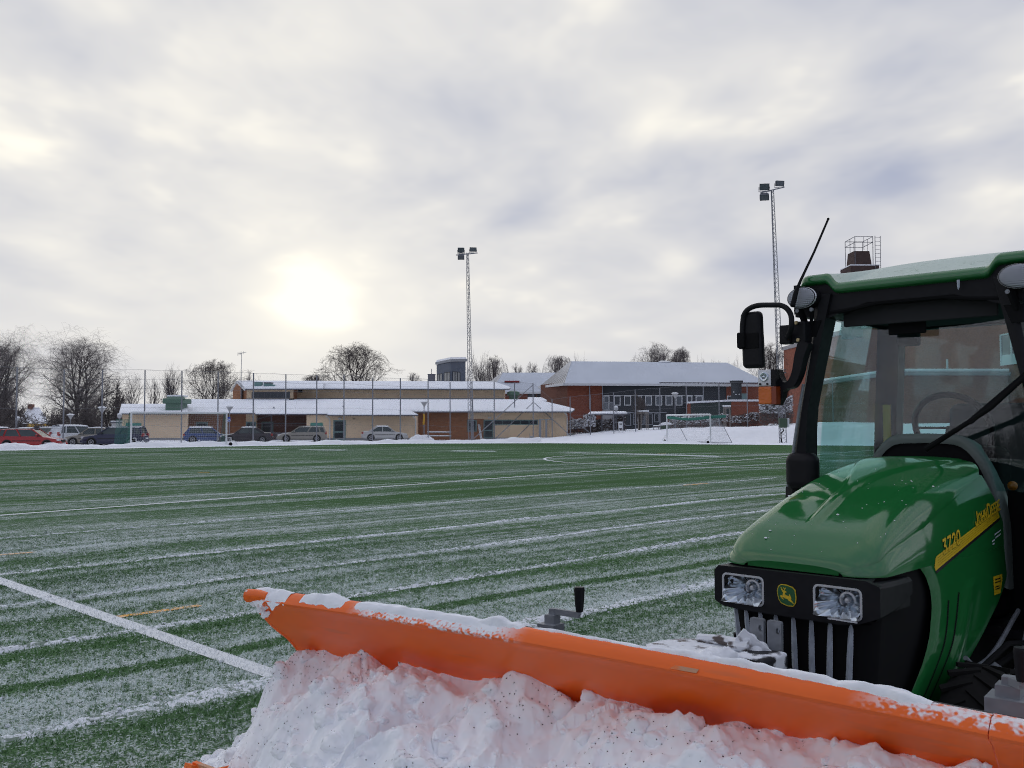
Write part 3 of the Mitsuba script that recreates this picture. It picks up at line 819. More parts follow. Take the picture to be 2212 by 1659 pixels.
for s in (-1, 1):
    cpt = np.array([1.085, .497 * s, 2.235]); ax = unit(np.array([-1, .12 * s, -.03]))
    WL = num(TR + '__work_light')
    t_, a_, b_ = basis(ax)
    def oval(prof):
        g = np.linspace(0, 2 * np.pi, 41)
        return MB().grid(np.array([[cpt + ax * h + unit(np.cross([0, 0, 1], ax)) * r * math.cos(q) * 1.0 + np.array([0, 0, 1.0]) * r * math.sin(q) * .65 for q in g] for r, h in prof]), flip=True)
    scene[WL] = ply(mesh_of(oval([(.02, -.12), (.05, -.10), (.076, -.04), (.081, .0), (.082, .012), (.077, .016)])), 'black_plastic', smooth=40); scene[WL]['to_world'] = T(TX)
    labels[WL] = {'label': 'oval work light under the roof corner'}
    tp('lens', oval([(.078, .012), (.072, .021), (.05, .028), (.025, .031), (0.0, .032)]), 'lens_ribbed', True, parent=WL)
    tp('bezel', oval([(.077, .012), (.082, .014), (.083, .006)]), 'lamp_grey', True, parent=WL)
    tp('bracket', MB().beam([1.09, .515 * s, 2.18], [1.13, .505 * s, 2.10], .016, .03).beam([1.09, .455 * s, 2.18], [1.13, .475 * s, 2.10], .016, .03).poly(Polygon([(.42, 2.12), (.54, 2.12), (.50, 2.04), (.45, 2.04)]) if s < 0 else Polygon([(-.42, 2.12), (-.45, 2.04), (-.50, 2.04), (-.54, 2.12)]), FR(1.128), .006), 'black_matt', parent=WL)
    for dy in (.45, .525):
        tp('bolt', MB().lathe([(0, -.012), (.010, -.012), (.010, 0), (0, 0)], [1.088, dy * s, 2.172], [1, 0, 0], 8), 'steel', parent=WL)
    # mirror on a bent tube
    if s > 0:
        MI = tp('mirror_arm', MB().tube(curve([(1.03, .556, 2.03), (1.0, .516, 2.085), (1.0, .520, 2.150), (1.0, .560, 2.192), (1.0, .63, 2.203), (1.0, .710, 2.206), (1.0, .764, 2.185), (1.0, .785, 2.143), (1.0, .792, 2.05), (1.0, .795, 1.99)], 50), .0135, 10), 'black_plastic', 60, 'bent black tube that carries the mirror')
        m = rbox([1.005, .690, 1.890], [1.055, .808, 2.182], .022, 3)
        v = np.array(m.vertices); v[:, 1] += (0.0) + .02 * ((v[:, 2] - 2.03) / .15) ** 2 * np.where(v[:, 2] < 2.03, -.6, .2); m.vertices = v
        tp('mirror', m, 'black_plastic', 50, 'black wing mirror seen from behind', parent=MI)
        tp('mirror_clamp', MB(rbox([.985, .772, 1.995], [1.02, .815, 2.075], .006)).join(rbox([1.0, .70, 1.99], [1.012, .80, 2.07], .004)), 'black_matt', parent=MI)
        tp('arm_bracket', MB(rbox([1.03, .545, 2.005], [1.09, .60, 2.10], .008)).join(rbox([1.05, .47, 2.01], [1.13, .55, 2.115], .01)), 'black_plastic', parent=MI)
        for q in ((.512, 2.108), (.503, 2.022)):
            tp('bolt', MB().lathe([(0, -.008), (.0095, -.008), (.0105, 0), (0, .004)], [1.046, q[0], q[1]], [1, 0, 0], 6), 'brass_bolt', False, parent=MI)
        # side marker and indicator on a curved bracket
        IN = tp('indicator', rbox([1.0, .630, 1.704], [1.045, .703, 1.793], .006), 'amber', 30, 'amber and clear indicator lamp on a curved bracket')
        tp('marker_lens', MB(rbox([1.0, .632, 1.795], [1.045, .705, 1.879], .006)), 'lamp_grey', parent=IN)
        tp('marker_ring', MB().lathe([(.012, -.004), (.020, -.006), (.024, -.004), (.024, .002)], [.998, .668, 1.842], [1, 0, 0], 24).lathe([(0, -.007), (.007, -.005), (.009, .0)], [.998, .668, 1.842], [1, 0, 0], 12), 'chrome', parent=IN)
        for q in (.690, .650):
            tp('screw', MB().lathe([(0, -.003), (.006, -.003), (.006, .002)], [.998, q, 1.806], [1, 0, 0], 8), 'black_print', parent=IN)
        tp('lens_side', MB().box([1.002, .604, 1.704], [1.045, .629, 1.793]), 'amber_dark', parent=IN)
        tp('marker_side', MB().box([1.002, .606, 1.795], [1.045, .631, 1.878]), 'black_plastic', parent=IN)
        sh = Polygon(np.vstack([curve([(-.622, 1.70), (-.600, 1.735), (-.585, 1.775), (-.535, 1.79), (-.50, 1.85), (-.478, 1.93), (-.45, 2.0)], 30), curve([(-.50, 2.03), (-.525, 1.95), (-.540, 1.87), (-.56, 1.825), (-.585, 1.815), (-.605, 1.84), (-.618, 1.879), (-.640, 1.879)], 30), [(-.640, 1.70)]]).tolist()).buffer(0)
        tp('indicator_bracket', MB().poly(affinity.scale(sh, 1, 1), FR(1.10), .055), 'black_plastic', 40, parent=IN)
        tp('hinge_cover', MB(rbox([1.07, .445, 1.275], [1.17, .610, 1.462], .045, 3)), 'black_plastic', 50)
        tp('aerial', MB().tube([[.985, .50, 2.185], [1.02, .50, 2.255], [1.035, .50, 2.275], [1.07, .50, 2.32], [1.22, .50, 2.485], [1.382, .50, 2.68]], [.013, .012, .009, .007, .0058, .0055], 8).ball([1.382, .5, 2.68], .007), 'black_matt', 60, 'thin black aerial leaning back')
WP = tp('wiper', MB().tube([[1.262, -.026, 1.487], [1.15, -.352, 1.675], [1.11, -.501, 1.803], [1.10, -.56, 1.86]], [.014, .010, .009, .007], 8), 'black_matt', 40, 'windscreen wiper lying across the glass')
tp('wiper_blade', MB().beam([1.18, -.25, 1.612], [1.10, -.55, 1.85], .010, .024), 'black_matt', parent=WP)
# interior
SW = tp('steering_wheel', MB().tube([np.array([1.80, .04, 1.585]) + .19 * (math.cos(a) * np.array([0, 1, 0]) + math.sin(a) * unit([-.45, 0, .9])) for a in np.linspace(0, 2 * np.pi, 41)], .016, 10, cap=False), 'black_plastic', 60)
tp('spoke', MB().beam([1.80, -.14, 1.585], [1.80, .22, 1.585], .03, .012).beam([1.80, .04, 1.585], [1.88, .04, 1.42], .03, .012).tube([[1.80, .04, 1.585], [1.62, .04, 1.1]], .035), 'black_plastic', parent=SW)
ST = tp('seat', MB(rbox([1.98, -.24, 1.05], [2.30, .24, 1.22], .04)).join(rbox([2.22, -.22, 1.2], [2.34, .22, 1.72], .05)), 'dark_cloth', 50)
tp('console', MB(rbox([1.75, -.56, .9], [2.3, -.32, 1.22], .03)).join(rbox([1.75, .32, .9], [2.3, .56, 1.22], .03)).tube([[1.8, -.4, 1.2], [1.74, -.42, 1.42]], .012).ball([1.74, -.42, 1.43], .026).tube([[2.0, .42, 1.2], [1.95, .40, 1.40]], .010), 'black_plastic')
tp('knob', MB().ball([1.44, -.345, 1.32], .022, 2), 'amber')
tp('dashboard', MB(rbox([1.40, -.30, .7], [1.62, .30, 1.50], .05)), 'black_matt', 50)
tp('sun_blind', MB(rbox([1.24, -.36, 2.09], [1.26, .36, 2.185], .006)).join(rbox([1.5, .10, 2.0], [1.56, .20, 2.10], .01)), 'dark_cloth')
tp('rear_wall', MB().box([2.30, -.56, .70], [2.38, .56, 1.12]), 'black_matt')
tp('rear_window', MB().grid(pane([[2.40, -.58, 1.12], [2.40, .58, 1.12], [2.40, .54, 2.18], [2.40, -.54, 2.18]], (2, 2))), 'door_pane', False)
tp('label_plate', MB().box([2.262, .555, 1.50], [2.27, .60, 1.72]), 'yellow_line_print', parent=num('zz')[:0] or TR)
tp('inner_mirror', MB(rbox([1.30, -.02, 2.04], [1.315, .16, 2.11], .006)), 'black_matt')
tp('icicle', MB().tube([[1.122, -.235, 2.250], [1.121, -.235, 2.22], [1.120, -.235, 2.205]], [.007, .006, .001], 6), 'frost_metal')

# ---------------------------------------------------------------- the snow plough in front of it (its own axes: a along the blade, n to the front, z up)
PO = np.array([-1.151, 4.238, 0.0])
PA, PN = np.array([0.787, -0.617, 0]), np.array([-0.617, -0.787, 0])
PX = np.eye(4); PX[:3, 0], PX[:3, 1], PX[:3, 3] = PA, PN, PO
PX[:3, 1] = -PN                                            # right handed: local y points to the tractor
def blade_paint(p, n, uv):
    a = (p.x + 1.151) * 0.787 - (p.y - 4.238) * 0.617
    base = mix((0.88, 0.145, 0.008), (0.78, 0.112, 0.006), fbm(p.x * 5, p.y * 5, p.z * 5, 3))
    scuff = smoothstep(0.70, 0.80, fbm(a * 2.2, p.z * 26.0, 3.0, 3)) * 0.35                        # long faint scrapes
    base = mix(base, (0.50, 0.13, 0.05), scuff)
    film = smoothstep(0.30, 0.62, 0.55 * noise(p.x * 120, p.y * 120, p.z * 120) + 0.45 * fbm(p.x * 34, p.y * 34, p.z * 34, 2) + (p.z - 0.862) * 9)
    where = smoothstep(0.62, 0.8, a) * (1 - smoothstep(1.38, 1.55, a)) + smoothstep(2.62, 2.8, a) * (1 - smoothstep(3.15, 3.4, a)) * 0.9
    return mix(base, (0.80, 0.82, 0.86), film * where * smoothstep(0.838, 0.852, p.z))


mat('orange_paint', proc(blade_paint), 0.36, coat=0.25, spec=0.35,
    bump=proc(lambda p, n, uv: fbm(p.x * 4.5, p.y * 4.5, p.z * 4.5, 2), 0.01), bscale=0.008)
mat('blade_back', varied((0.03, 0.03, 0.033), (0.06, 0.058, 0.06), 8), 0.6)
mat('orange_worn', proc(lambda p, n, uv: mix((0.80, 0.145, 0.012), (0.50, 0.26, 0.15), smoothstep(0.42, 0.66, fbm(p.x * 11, p.y * 11, p.z * 11, 3)))), 0.45, spec=0.4)
PL = thing('snow_plough', 'curved orange snow plough blade mounted across the front of the green tractor', 'snow plough')


def pp(name, m, material, smooth=30, label=None, parent=PL):
    return part(parent, name, m, material, smooth, label, None, PX)


def pl(a, n, z):
    return np.stack(np.broadcast_arrays(np.asarray(a, float), -np.asarray(n, float), np.asarray(z, float)), -1)


FACE = curve([(-.033, .771), (-.111, .690), (-.205, .612), (-.272, .530), (-.318, .44), (-.330, .35), (-.305, .26), (-.235, .185), (-.10, .13), (.08, .115), (.25, .13)], 40)


def lift(a):
    return 0.026 * np.sin(np.clip(np.asarray(a) / 3.05, 0, 1) * np.pi)


def blade(a0, a1, bulge=True):
    a = np.linspace(a0, a1, 120)[:, None]
    pr = np.vstack([[(-.05, .80), (-.045, .856), (-.030, .868), (-.004, .866), (.022, .846), (.034, .832), (.030, .822), (.016, .812)], [(-.012, .794)], FACE])
    n, z = pr[None, :, 0] + 0 * a, pr[None, :, 1] + lift(a)
    skin = np.clip((z - .12) / .1, 0, 1) * np.clip((.80 - z) / .1, 0, 1)
    n = n + skin * ((meshkit.fbm(np.stack([a * 2.1 + 0 * n, z * 2.4, 0 * n], -1), 3, 4) - .5) * .034 if bulge else 0)
    return pl(a + 0 * n, n, z)


B = blade(0.0, 2.985)
B[:, :, 0] += 0
mb = MB().grid(B)
back = B + np.array([0, .012, 0])
for k in (0, -1):
    mb.grid(np.stack([B[k], back[k]], 0), flip=k == 0)
pp('blade_back', MB().grid(back, flip=True), 'blade_back', 35, 'dark back of the blade')
BL = pp('mouldboard', mb, 'orange_paint', 35, 'curved orange mouldboard with a folded top lip')
B2 = blade(2.988, 3.5); B2[..., 1] += -.004
mb = MB().grid(B2); b2 = B2 + np.array([0, .012, 0]); mb.grid(b2, flip=True)
for k in (0, -1):
    mb.grid(np.stack([B2[k], b2[k]], 0), flip=k == 0)
pp('wing', mb, 'orange_paint', 35, 'short orange wing beyond the seam at the end of the blade')
# rounded roll at the blade's far end, edge strip, worn patch
pp('end_roll', MB().tube([pl(-.012, .018, .842), pl(.05, .016, .848), pl(.12, .014, .85)], [.030, .028, .02], 12), 'orange_paint', 60)
ed = np.stack([FACE[:, 0], FACE[:, 1]], 1)
pp('end_plate', MB().tube(pl(0 * ed[:, 0] - .006, ed[:, 0] - .004, ed[:, 1]), .011, 8), 'orange_paint', 50)
pp('cutting_edge', MB().beam(pl(-.04, .262, .128), pl(3.5, .262, .128), .02, .10).beam(pl(-.03, .20, .13), pl(-.03, .30, .17), .05, .02), 'orange_worn')
pp('worn_patch', MB().grid(np.stack([pl(2.10 + np.linspace(0, .09, 8), .0333 + 0 * np.arange(8), .8352 + lift(2.1)), pl(2.115 + np.linspace(0, .08, 8), .0243 + 0 * np.arange(8), .8457 + lift(2.1))], 1)), 'orange_worn', False)
for a in np.linspace(.15, 3.3, 7):
    pr = [(n - .045, z) for n, z in FACE[4:32:3]] + [(-.46, .22), (-.46, .62), (-.20, .80)]
    o, ax, ay = pl(a, 0, 0), np.array([0, -1.0, 0]), np.array([0, 0, 1.0])
    pp('back_rib', MB().poly(Polygon(pr).buffer(0), (o, ax, ay), .012), 'blade_back')
pp('back_beam', MB().box(pl(.1, -.42, .40), pl(3.4, -.50, .52)), 'blade_back')
for a, hz, da, s in ((1.355, .845, 1, .62), (2.955, .842, .32, .9)):
    CR = pp('jack_post', MB().box(pl(a - .045 * s, -.36, .18), pl(a + .045 * s, -.36 - .09 * s, hz - .055)).box(pl(a - .062 * s, -.345, hz - .055), pl(a + .062 * s, -.345 - .12 * s, hz - .015)).box(pl(a - .036 * s, -.37, hz - .015), pl(a + .036 * s, -.37 - .07 * s, hz + .018)).box(pl(a - .02 * s, -.385, hz + .018), pl(a + .02 * s, -.385 - .04 * s, hz + .04)), 'steel', 30, 'grey steel jack post behind the blade')
    h0, h1 = pl(a, -.395, hz + .03), pl(a + .125 * da, -.395 + .06 * (1 - da), hz + .03)
    pp('crank', MB().beam(h0, h1, .016, .022).tube([h1, h1 + [0, 0, .02]], .008), 'steel', parent=CR)
    pp('crank_handle', MB().lathe([(0, 0), (.013, .0), (.0165, .02), (.021, .082), (.019, .094), (0, .096)], h1 + [0, 0, .012], [0, 0, 1], 16), 'black_plastic', 50, 'tapered black crank handle', parent=CR)
    pp('support_wheel', MB().lathe([(0, -.05), (.12, -.05), (.15, -.03), (.15, .03), (.12, .05), (0, .05)], pl(a, -.45, .15), [0, 1, 0], 24), 'tyre', parent=CR)
# hitch between blade and tractor
hitch = lambda name, m, material, sm=30, lab=None: part(PL, name, m, material, sm, lab, None, TX)  # noqa: E731
for y0 in (.060, -.010):
    br = rrect(.056, .40, .008).buffer(0)
    br = affinity.translate(br, -y0, .690)
    br = br.difference(affinity.translate(affinity.scale(LineString([(0, 0), (.001, .0)]).buffer(.0075), 1, 1.5), -y0 + .014, .855))
    hitch('hitch_bracket', MB().poly(br, FR(-.138), .016), 'steel', 30, 'upright grey steel bracket with a hole')
mb = MB(rbox([-.24, .0, .70], [-.15, .105, .815], .03, 3)).join(rbox([-.25, .035, .76], [-.18, .085, .842], .02, 3)).beam([-.25, .075, .846], [-.20, -.01, .77], .014, .05)
hitch('hitch_casting', mb, 'iced_metal', 50, 'ice covered casting of the hitch')
hitch('hitch_box', MB(rbox([-.34, -.075, .60], [-.17, .055, .792], .012)), 'iced_black', 40, 'black hitch box streaked with snow')
plate = Polygon([(-.40, .35), (-.38, .37), (-.30, .37), (-.22, .335), (-.16, .26), (-.14, .08), (-.36, .05)]).buffer(.02)
hitch('hitch_plate', MB().poly(plate, ([0, 0, .745], [1, 0, 0], [0, 1, 0]), .035).tube([[-.2, .28, .79], [-.2, .18, .80], [-.2, .10, .80]], .018).tube([[-.24, .12, .80], [-.24, .04, .805]], .022), 'iced_metal', 40, 'rust brown hitch plate dusted with snow')
hitch('push_frame', MB().beam([-.35, .2, .45], [.3, .15, .40], .10, .12).beam([-.35, -.2, .45], [.3, -.15, .40], .10, .12).box([-.42, -.5, .40], [-.34, .5, .52]).beam([-.14, .0, .5], [.15, 0, .5], .12, .30), 'black_matt')

# snow: heap carried by the blade, crust on its lip, lump on the hitch
rng = np.random.default_rng(15)


def dirty(p, n, uv):
    a = (p.x + 1.151) * 0.787 - (p.y - 4.238) * 0.617
    q = [p.x * 88, p.y * 88, p.z * 88]
    g = [dr.floor(v) for v in q]
    dist = dr.sqrt(sum(dr.square(v - a_ - 0.5 - (mikit.cell_rand(g[0], g[1], g[2] + 31 * i) - 0.5) * 0.5) for i, (v, a_) in enumerate(zip(q, g))))
    pick = mikit.cell_rand(g[0], g[1], g[2] + 7)
    dens = smoothstep(0.50, 0.66, fbm(p.x * 2.6 + 3, p.y * 2.6, p.z * 2.6, 3)) * 0.22 + 0.010 + 0.18 * (1 - smoothstep(0.0, 0.6, a))
    speck = (1 - smoothstep(0.22, 0.30, dist)) * dr.select(pick < dens, 1.0, 0.0)
    base = mix((0.86, 0.88, 0.92), (0.92, 0.93, 0.95), fbm(p.x * 8, p.y * 8, p.z * 8, 3))
    base = mix(base, (0.62, 0.66, 0.73), smoothstep(0.6, 0.8, fbm(p.x * 4.2, p.y * 4.2, p.z * 4.2 + 5, 2)) * 0.35)
    return mix(base, (0.02, 0.02, 0.028), speck * 0.92)


mat('heap_snow', proc(dirty), 0.7, spec=0.25, bump=proc(lambda p, n, uv: 0.6 * fbm(p.x * 34, p.y * 34, p.z * 34, 2) + 0.4 * noise(p.x * 130, p.y * 130, p.z * 130), 0.002), bscale=0.012)
TOP = [(-.75, -.03), (-.46, .0), (-.3, .06), (-.15, .13), (-.06, .21), (-.01, .32), (.03, .47), (.09, .56), (.22, .60), (.46, .625), (.56, .60), (.617, .575), (.66, .60), (.712, .655), (.805, .672), (.9, .658), (1.186, .655), (1.343, .665), (1.44, .66), (1.52, .60), (1.614, .575), (1.70, .615), (1.778, .640), (1.842, .672), (1.95, .668), (2.052, .665), (2.2, .688), (2.368, .70), (2.55, .672), (2.709, .66), (2.868, .662), (2.95, .69), (3.2, .64), (3.6, .60)]


def heap_height(a, n):
    """n metres ahead of the lip"""
    top = itp(a, TOP)
    q = np.clip((n + .30) / itp(a, [(-.5, .5), (0, .50), (.2, .60), (.5, .85), (1.0, 1.15)]), 0, 1)
    run = 1 - 0.10 * q - 0.90 * q ** 1.9
    P = np.stack([a, n, 0 * a], -1)
    warp = (meshkit.fbm(P * 2.2 + 5, 2, 77) - .5)
    c = np.stack([a + warp * .5, n + warp * .4, 0 * a], -1)
    big = meshkit.fbm(c * np.array([2.6, 3.0, 1]), 3, 51) - .5
    # broken slabs: cells with their own height
    u, v = a * 2.7 + warp * 2.2, n * 3.1 + warp * 2.0
    best, val, sec = np.full(a.shape, 9.0), np.zeros(a.shape), np.full(a.shape, 9.0)
    for i in (-1, 0, 1):
        for j in (-1, 0, 1):
            cx, cy = np.floor(u) + i, np.floor(v) + j
            h = lambda s: meshkit.noise(np.stack([cx, cy, 0 * cx + s], -1), 13)  # noqa: E731
            dd = (cx + h(1) - u) ** 2 + (cy + h(2) - v) ** 2
            nb = dd < best
            sec = np.where(nb, best, np.minimum(sec, dd)); val = np.where(nb, h(3), val); best = np.where(nb, dd, best)
    crack = np.clip((np.sqrt(sec) - np.sqrt(best)) / .22, 0, 1)
    calm = np.clip((n + .30) / .10, 0, 1)
    mid = meshkit.fbm(c * 7.5 + 2, 3, 61) - .5; rid = np.abs(meshkit.fbm(c * 5.2 + 7, 3, 63) - .5)
    z = top * run + calm * (big * .26 + (val - .5) * .035 + mid * .13) * np.clip(top * run / .15, 0, 1) * smooth(-.2, .2, q + .1)
    fine = (meshkit.fbm(P * 14, 3, 5) - .5) * .052 + (meshkit.fbm(P * 46, 2, 6) - .5) * .015
    return np.maximum(z + fine * np.clip(z / .05, 0, 1), -.02)


a, n = np.meshgrid(np.arange(-.6, 3.6, .008), np.arange(-.345, 1.05, .008), indexing='ij')
z = heap_height(a, n)
fx = np.interp(np.clip(z, .12, .77), FACE[::-1][:, 1][FACE[::-1][:, 1].argsort()], FACE[::-1][:, 0][FACE[::-1][:, 1].argsort()])
HP = pl(a, n, z)
whole('snow_heap', MB().grid(HP), 'heap_snow', 'broken heap of pushed snow specked with black grit, held by the orange blade', 'snow', smooth=50)
scene['snow_heap']['to_world'] = T(PX)
# loose clods on the heap
m = MB()
for i in range(800):
    aa, nn = rng.uniform(-.45, 3.3), rng.uniform(-.24, .85)
    r = .005 + .042 * rng.random() ** 3
    zz = float(heap_height(np.array([aa]), np.array([nn]))[0])
    if zz < .02: continue
    I = ICO[2] if r > .016 else ICO[1]
    v = I[0] * (1 + 1.2 * (meshkit.fbm(I[0] * 1.6 + i, 3, i)[:, None] - .5))
    m.add(v * r * rng.uniform(.75, 1.2, 3) + pl(aa, nn, zz - r * rng.uniform(.0, .75)), I[1])
part('snow_heap', 'snow_clod', m, 'heap_snow', True, None, 'stuff', PX)


def crust(pieces, seed, mb):
    for a0, a1, w0, w1, h in pieces:
        av = np.arange(a0, a1 + .001, .008)[:, None]
        k = np.linspace(0, 1, 17)[None]
        edge = meshkit.noise(np.concatenate([av * 21, 0 * av, 0 * av], 1), seed)[:, None] * .5 + meshkit.noise(np.concatenate([av * 60, 0 * av, 0 * av], 1), seed)[:, None] * .5
        taper = np.sqrt(np.clip(np.minimum(av - a0, a1 - av) / .09, 0, 1))
        nlo, nhi = -.048 + 0 * av, w0 + (w1 - w0) * (av - a0) / (a1 - a0) + (edge - .5) * .014
        n_ = nlo + (nhi - nlo) * k
        base = np.interp(n_, [-.06, -.045, -.030, -.004, .022, .034, .040], [.856, .858, .868, .866, .846, .832, .80]) + lift(av)
        P_ = np.stack([av + 0 * n_, n_, 0 * n_], -1)
        hh = h * taper * (np.clip(1 - (2 * k - 1) ** 4, 0, 1)) * (.35 + 1.1 * meshkit.fbm(P_ * np.array([16, 30, 1]), 3, seed))
        mb.grid(pl(av + 0 * n_, n_, base + hh - .002))


m = MB(); crust([(-.01, .26, .040, .034, .018)], 3, m)
fall = curve([(.03, .02, .845), (.045, -.015, .80), (.055, -.035, .772)], 10)
for i in range(40):
    q = fall[rng.integers(0, 10)]; r = rng.uniform(.008, .018)
    m.ball(pl(q[0] + rng.normal(0, .018) - .01, q[1] + .012, q[2] + rng.normal(0, .008)), r, 1, (1, .6, 1))
whole('snow_crust', m, 'snow', 'small cap of snow over the blade tip at the far end', 'snow', smooth=True); scene['snow_crust']['to_world'] = T(PX)
m = MB(); crust([(.335, .60, .028, .026, .022)], 8, m)
k = whole('snow_crust', m, 'snow', 'short separate lump of snow on the lip near the blade tip', 'snow', smooth=True); scene[k]['to_world'] = T(PX)
for lab, pieces, seed in (('long thin crust of snow along the lip in front of the first crank', [(.66, 1.34, .022, .012, .012), (1.30, 1.50, .004, .0, .026)], 17),
                          ('ragged crust of snow along the lip in front of the tractor grille', [(1.52, 2.02, -.022, -.016, .010), (1.96, 2.62, -.014, -.008, .018), (2.58, 2.85, -.006, .002, .024)], 23)):
    k = thing('snow_crust', lab, 'snow')
    for pc in pieces:
        m = MB(); crust([pc], seed, m)
        part(k, 'clump', m, 'snow', True, None, None, PX)

HTOP = [(-.02, .62), (.0, .72), (.03, .80), (.06, .815), (.085, .79), (.125, .812), (.16, .80), (.20, .765), (.24, .785), (.29, .77), (.33, .755), (.38, .74), (.45, .70)]
y, x = np.meshgrid(np.arange(-.06, .46, .008), np.arange(-.56, -.24, .008), indexing='ij')
top = itp(y, HTOP)
q = np.clip(np.abs(x + .40) / .16, 0, 1)
P = np.stack([x, y, 0 * x], -1)
z = (top - .60) * (1 - q ** 3) + .60 + (meshkit.fbm(P * 12, 3, 8) - .5) * .05 + (meshkit.fbm(P * 40, 2, 9) - .5) * .015
k = whole('snow_lump', MB().grid(np.stack([x, y, z], -1)), 'snow', 'clean white lump of snow lying on the hitch between plough and grille', 'snow', smooth=True)
scene[k]['to_world'] = T(TX)
m = MB()
for i in range(70):                                        # crumbs on the bonnet
    xx, ee = rng.uniform(.02, .75), rng.uniform(-.5, .5)
    v = hood_point(np.array([xx]), np.array([ee]))[0]
    r = rng.uniform(.0012, .0028) if rng.random() < .9 else rng.uniform(.004, .007)
    m.ball(v + [0, 0, r * .4], r, 0, (1.3, 1, .6))
k = whole('snow_specks', m, 'snow', 'specks of snow scattered over the green bonnet', 'snow', kind='stuff', smooth=True); scene[k]['to_world'] = T(TX)

# ---------------------------------------------------------------- buildings behind the pitch
mat('beige_render', varied((0.72, 0.55, 0.37), (0.79, 0.62, 0.43), 1.4), 0.85)


def bricks(c0, c1, mortar):
    def f(p, n, uv):
        u = dr.select(dr.abs(n.y) > 0.6, p.x, p.y)
        row = dr.floor(p.z / 0.078)
        k = mikit.cell_rand((u + 0.12 * (row - 2 * dr.floor(row / 2))) / 0.25, row, 3.0)
        blot = fbm(u * 0.7, p.z * 0.9, 0.0, 3)
        fz = p.z / 0.078 - row
        m = smoothstep(0.86, 0.95, fz)
        return mix(mix(c0, c1, k * 0.6 + blot * 0.4), mortar, m * 0.5)
    return proc(f)


mat('orange_brick', bricks((0.25, 0.10, 0.048), (0.38, 0.175, 0.085), (0.28, 0.22, 0.18)), 0.85)
mat('brown_brick', bricks((0.115, 0.048, 0.034), (0.19, 0.078, 0.05), (0.2, 0.16, 0.14)), 0.85)
mat('red_brick', bricks((0.16, 0.042, 0.024), (0.27, 0.085, 0.046), (0.18, 0.12, 0.10)), 0.85)
mat('teal_wood', (0.085, 0.27, 0.225), 0.6)
mat('teal_grey', (0.16, 0.25, 0.25), 0.6)
mat('dark_pane', varied((0.012, 0.016, 0.020), (0.05, 0.06, 0.07), 0.6), 0.08, spec=0.6)
mat('grey_pane', varied((0.05, 0.06, 0.07), (0.16, 0.18, 0.21), 0.9), 0.1, spec=0.6)
mat('white_trim', (0.60, 0.62, 0.64), 0.6)
mat('grey_trim', (0.26, 0.28, 0.31), 0.6)
mat('roof_sheet', (0.13, 0.13, 0.15), 0.6)
mat('slate_panel', varied((0.024, 0.029, 0.036), (0.042, 0.048, 0.058), 1.0, (1, 1, .2)), 0.6)
mat('green_panel', varied((0.022, 0.034, 0.033), (0.036, 0.052, 0.05), 1.0, (1, 1, .2)), 0.6)
mat('blue_sheet', varied((0.055, 0.075, 0.115), (0.075, 0.10, 0.15), 0.8), 0.55)
mat('metal_roof', proc(lambda p, n, uv: mix((0.50, 0.49, 0.47), (0.60, 0.60, 0.60), fbm(p.x, p.y, p.z))), 0.5)
mat('thin_snow_roof', varied((0.47, 0.51, 0.58), (0.60, 0.64, 0.71), 0.35, (1, .3, .3)), 0.7, spec=0.25)
mat('vent_teal', (0.13, 0.24, 0.235), 0.6)
mat('chimney_brick', varied((0.040, 0.026, 0.024), (0.075, 0.046, 0.04), 2), 0.9)
mat('vent_green', (0.085, 0.16, 0.115), 0.5)
mat('red_paint', (0.22, 0.02, 0.02), 0.6)
mat('concrete', varied((0.24, 0.24, 0.25), (0.33, 0.33, 0.34), 1.5), 0.85)
mat('wood_grey', varied((0.20, 0.18, 0.165), (0.30, 0.27, 0.25), 5, (1, 1, .2)), 0.8)
mat('yellow_render', varied((0.55, 0.34, 0.06), (0.65, 0.42, 0.10), 1), 0.85)
mat('sign_blue', (0.015, 0.05, 0.36), 0.4)
mat('sign_yellow', (0.55, 0.30, 0.02), 0.5)


def X(u, d): return (u - CX) / F * d * (ray(u, HORIZON)[0] / ((u - CX) / F) if abs(u - CX) > 1e-6 else 1)
def Zv(v, d): return EYE + ray(CX, v)[2] * d


def wall(b, u0, u1, v0, d, m, z0=-0.2, t=0.35, name='wall', label=None):
    return part(b, name, MB().box([X(u0, d), d, z0], [X(u1, d), d + t, Zv(v0, d)]), m, False, label)


def window(b, u0, v0, u1, v1, d, frame='teal_grey', panes=1, pane_m='dark_pane', fw=0.07, name='window', out=0.05, bar=None, label=None):
    x0, x1, z0, z1 = X(u0, d), X(u1, d), Zv(v1, d), Zv(v0, d)
    m = MB()
    for a, b_ in (((x0, z0), (x1, z0 + fw)), ((x0, z1 - fw), (x1, z1)), ((x0, z0 + fw), (x0 + fw, z1 - fw)), ((x1 - fw, z0 + fw), (x1, z1 - fw))):
        m.box([a[0], d - out, a[1]], [b_[0], d + .02, b_[1]])
    for i in range(1, panes):
        x = x0 + (x1 - x0) * i / panes
        m.box([x - fw * .4, d - out * .9, z0 + fw], [x + fw * .4, d + .02, z1 - fw])
    if bar is not None:
        m.box([x0 + fw, d - out * .8, z0 + (z1 - z0) * bar - fw * .6], [x1 - fw, d + .02, z0 + (z1 - z0) * bar + fw * .6])
    k = part(b, name, m, frame, False, label)
    for i in range(panes):
        a, c = x0 + (x1 - x0) * i / panes, x0 + (x1 - x0) * (i + 1) / panes
        part(k, 'pane', MB().box([a + fw * .3, d - .012, z0 + fw * .3], [c - fw * .3, d - .004, z1 - fw * .3]), pane_m, False)
    return k


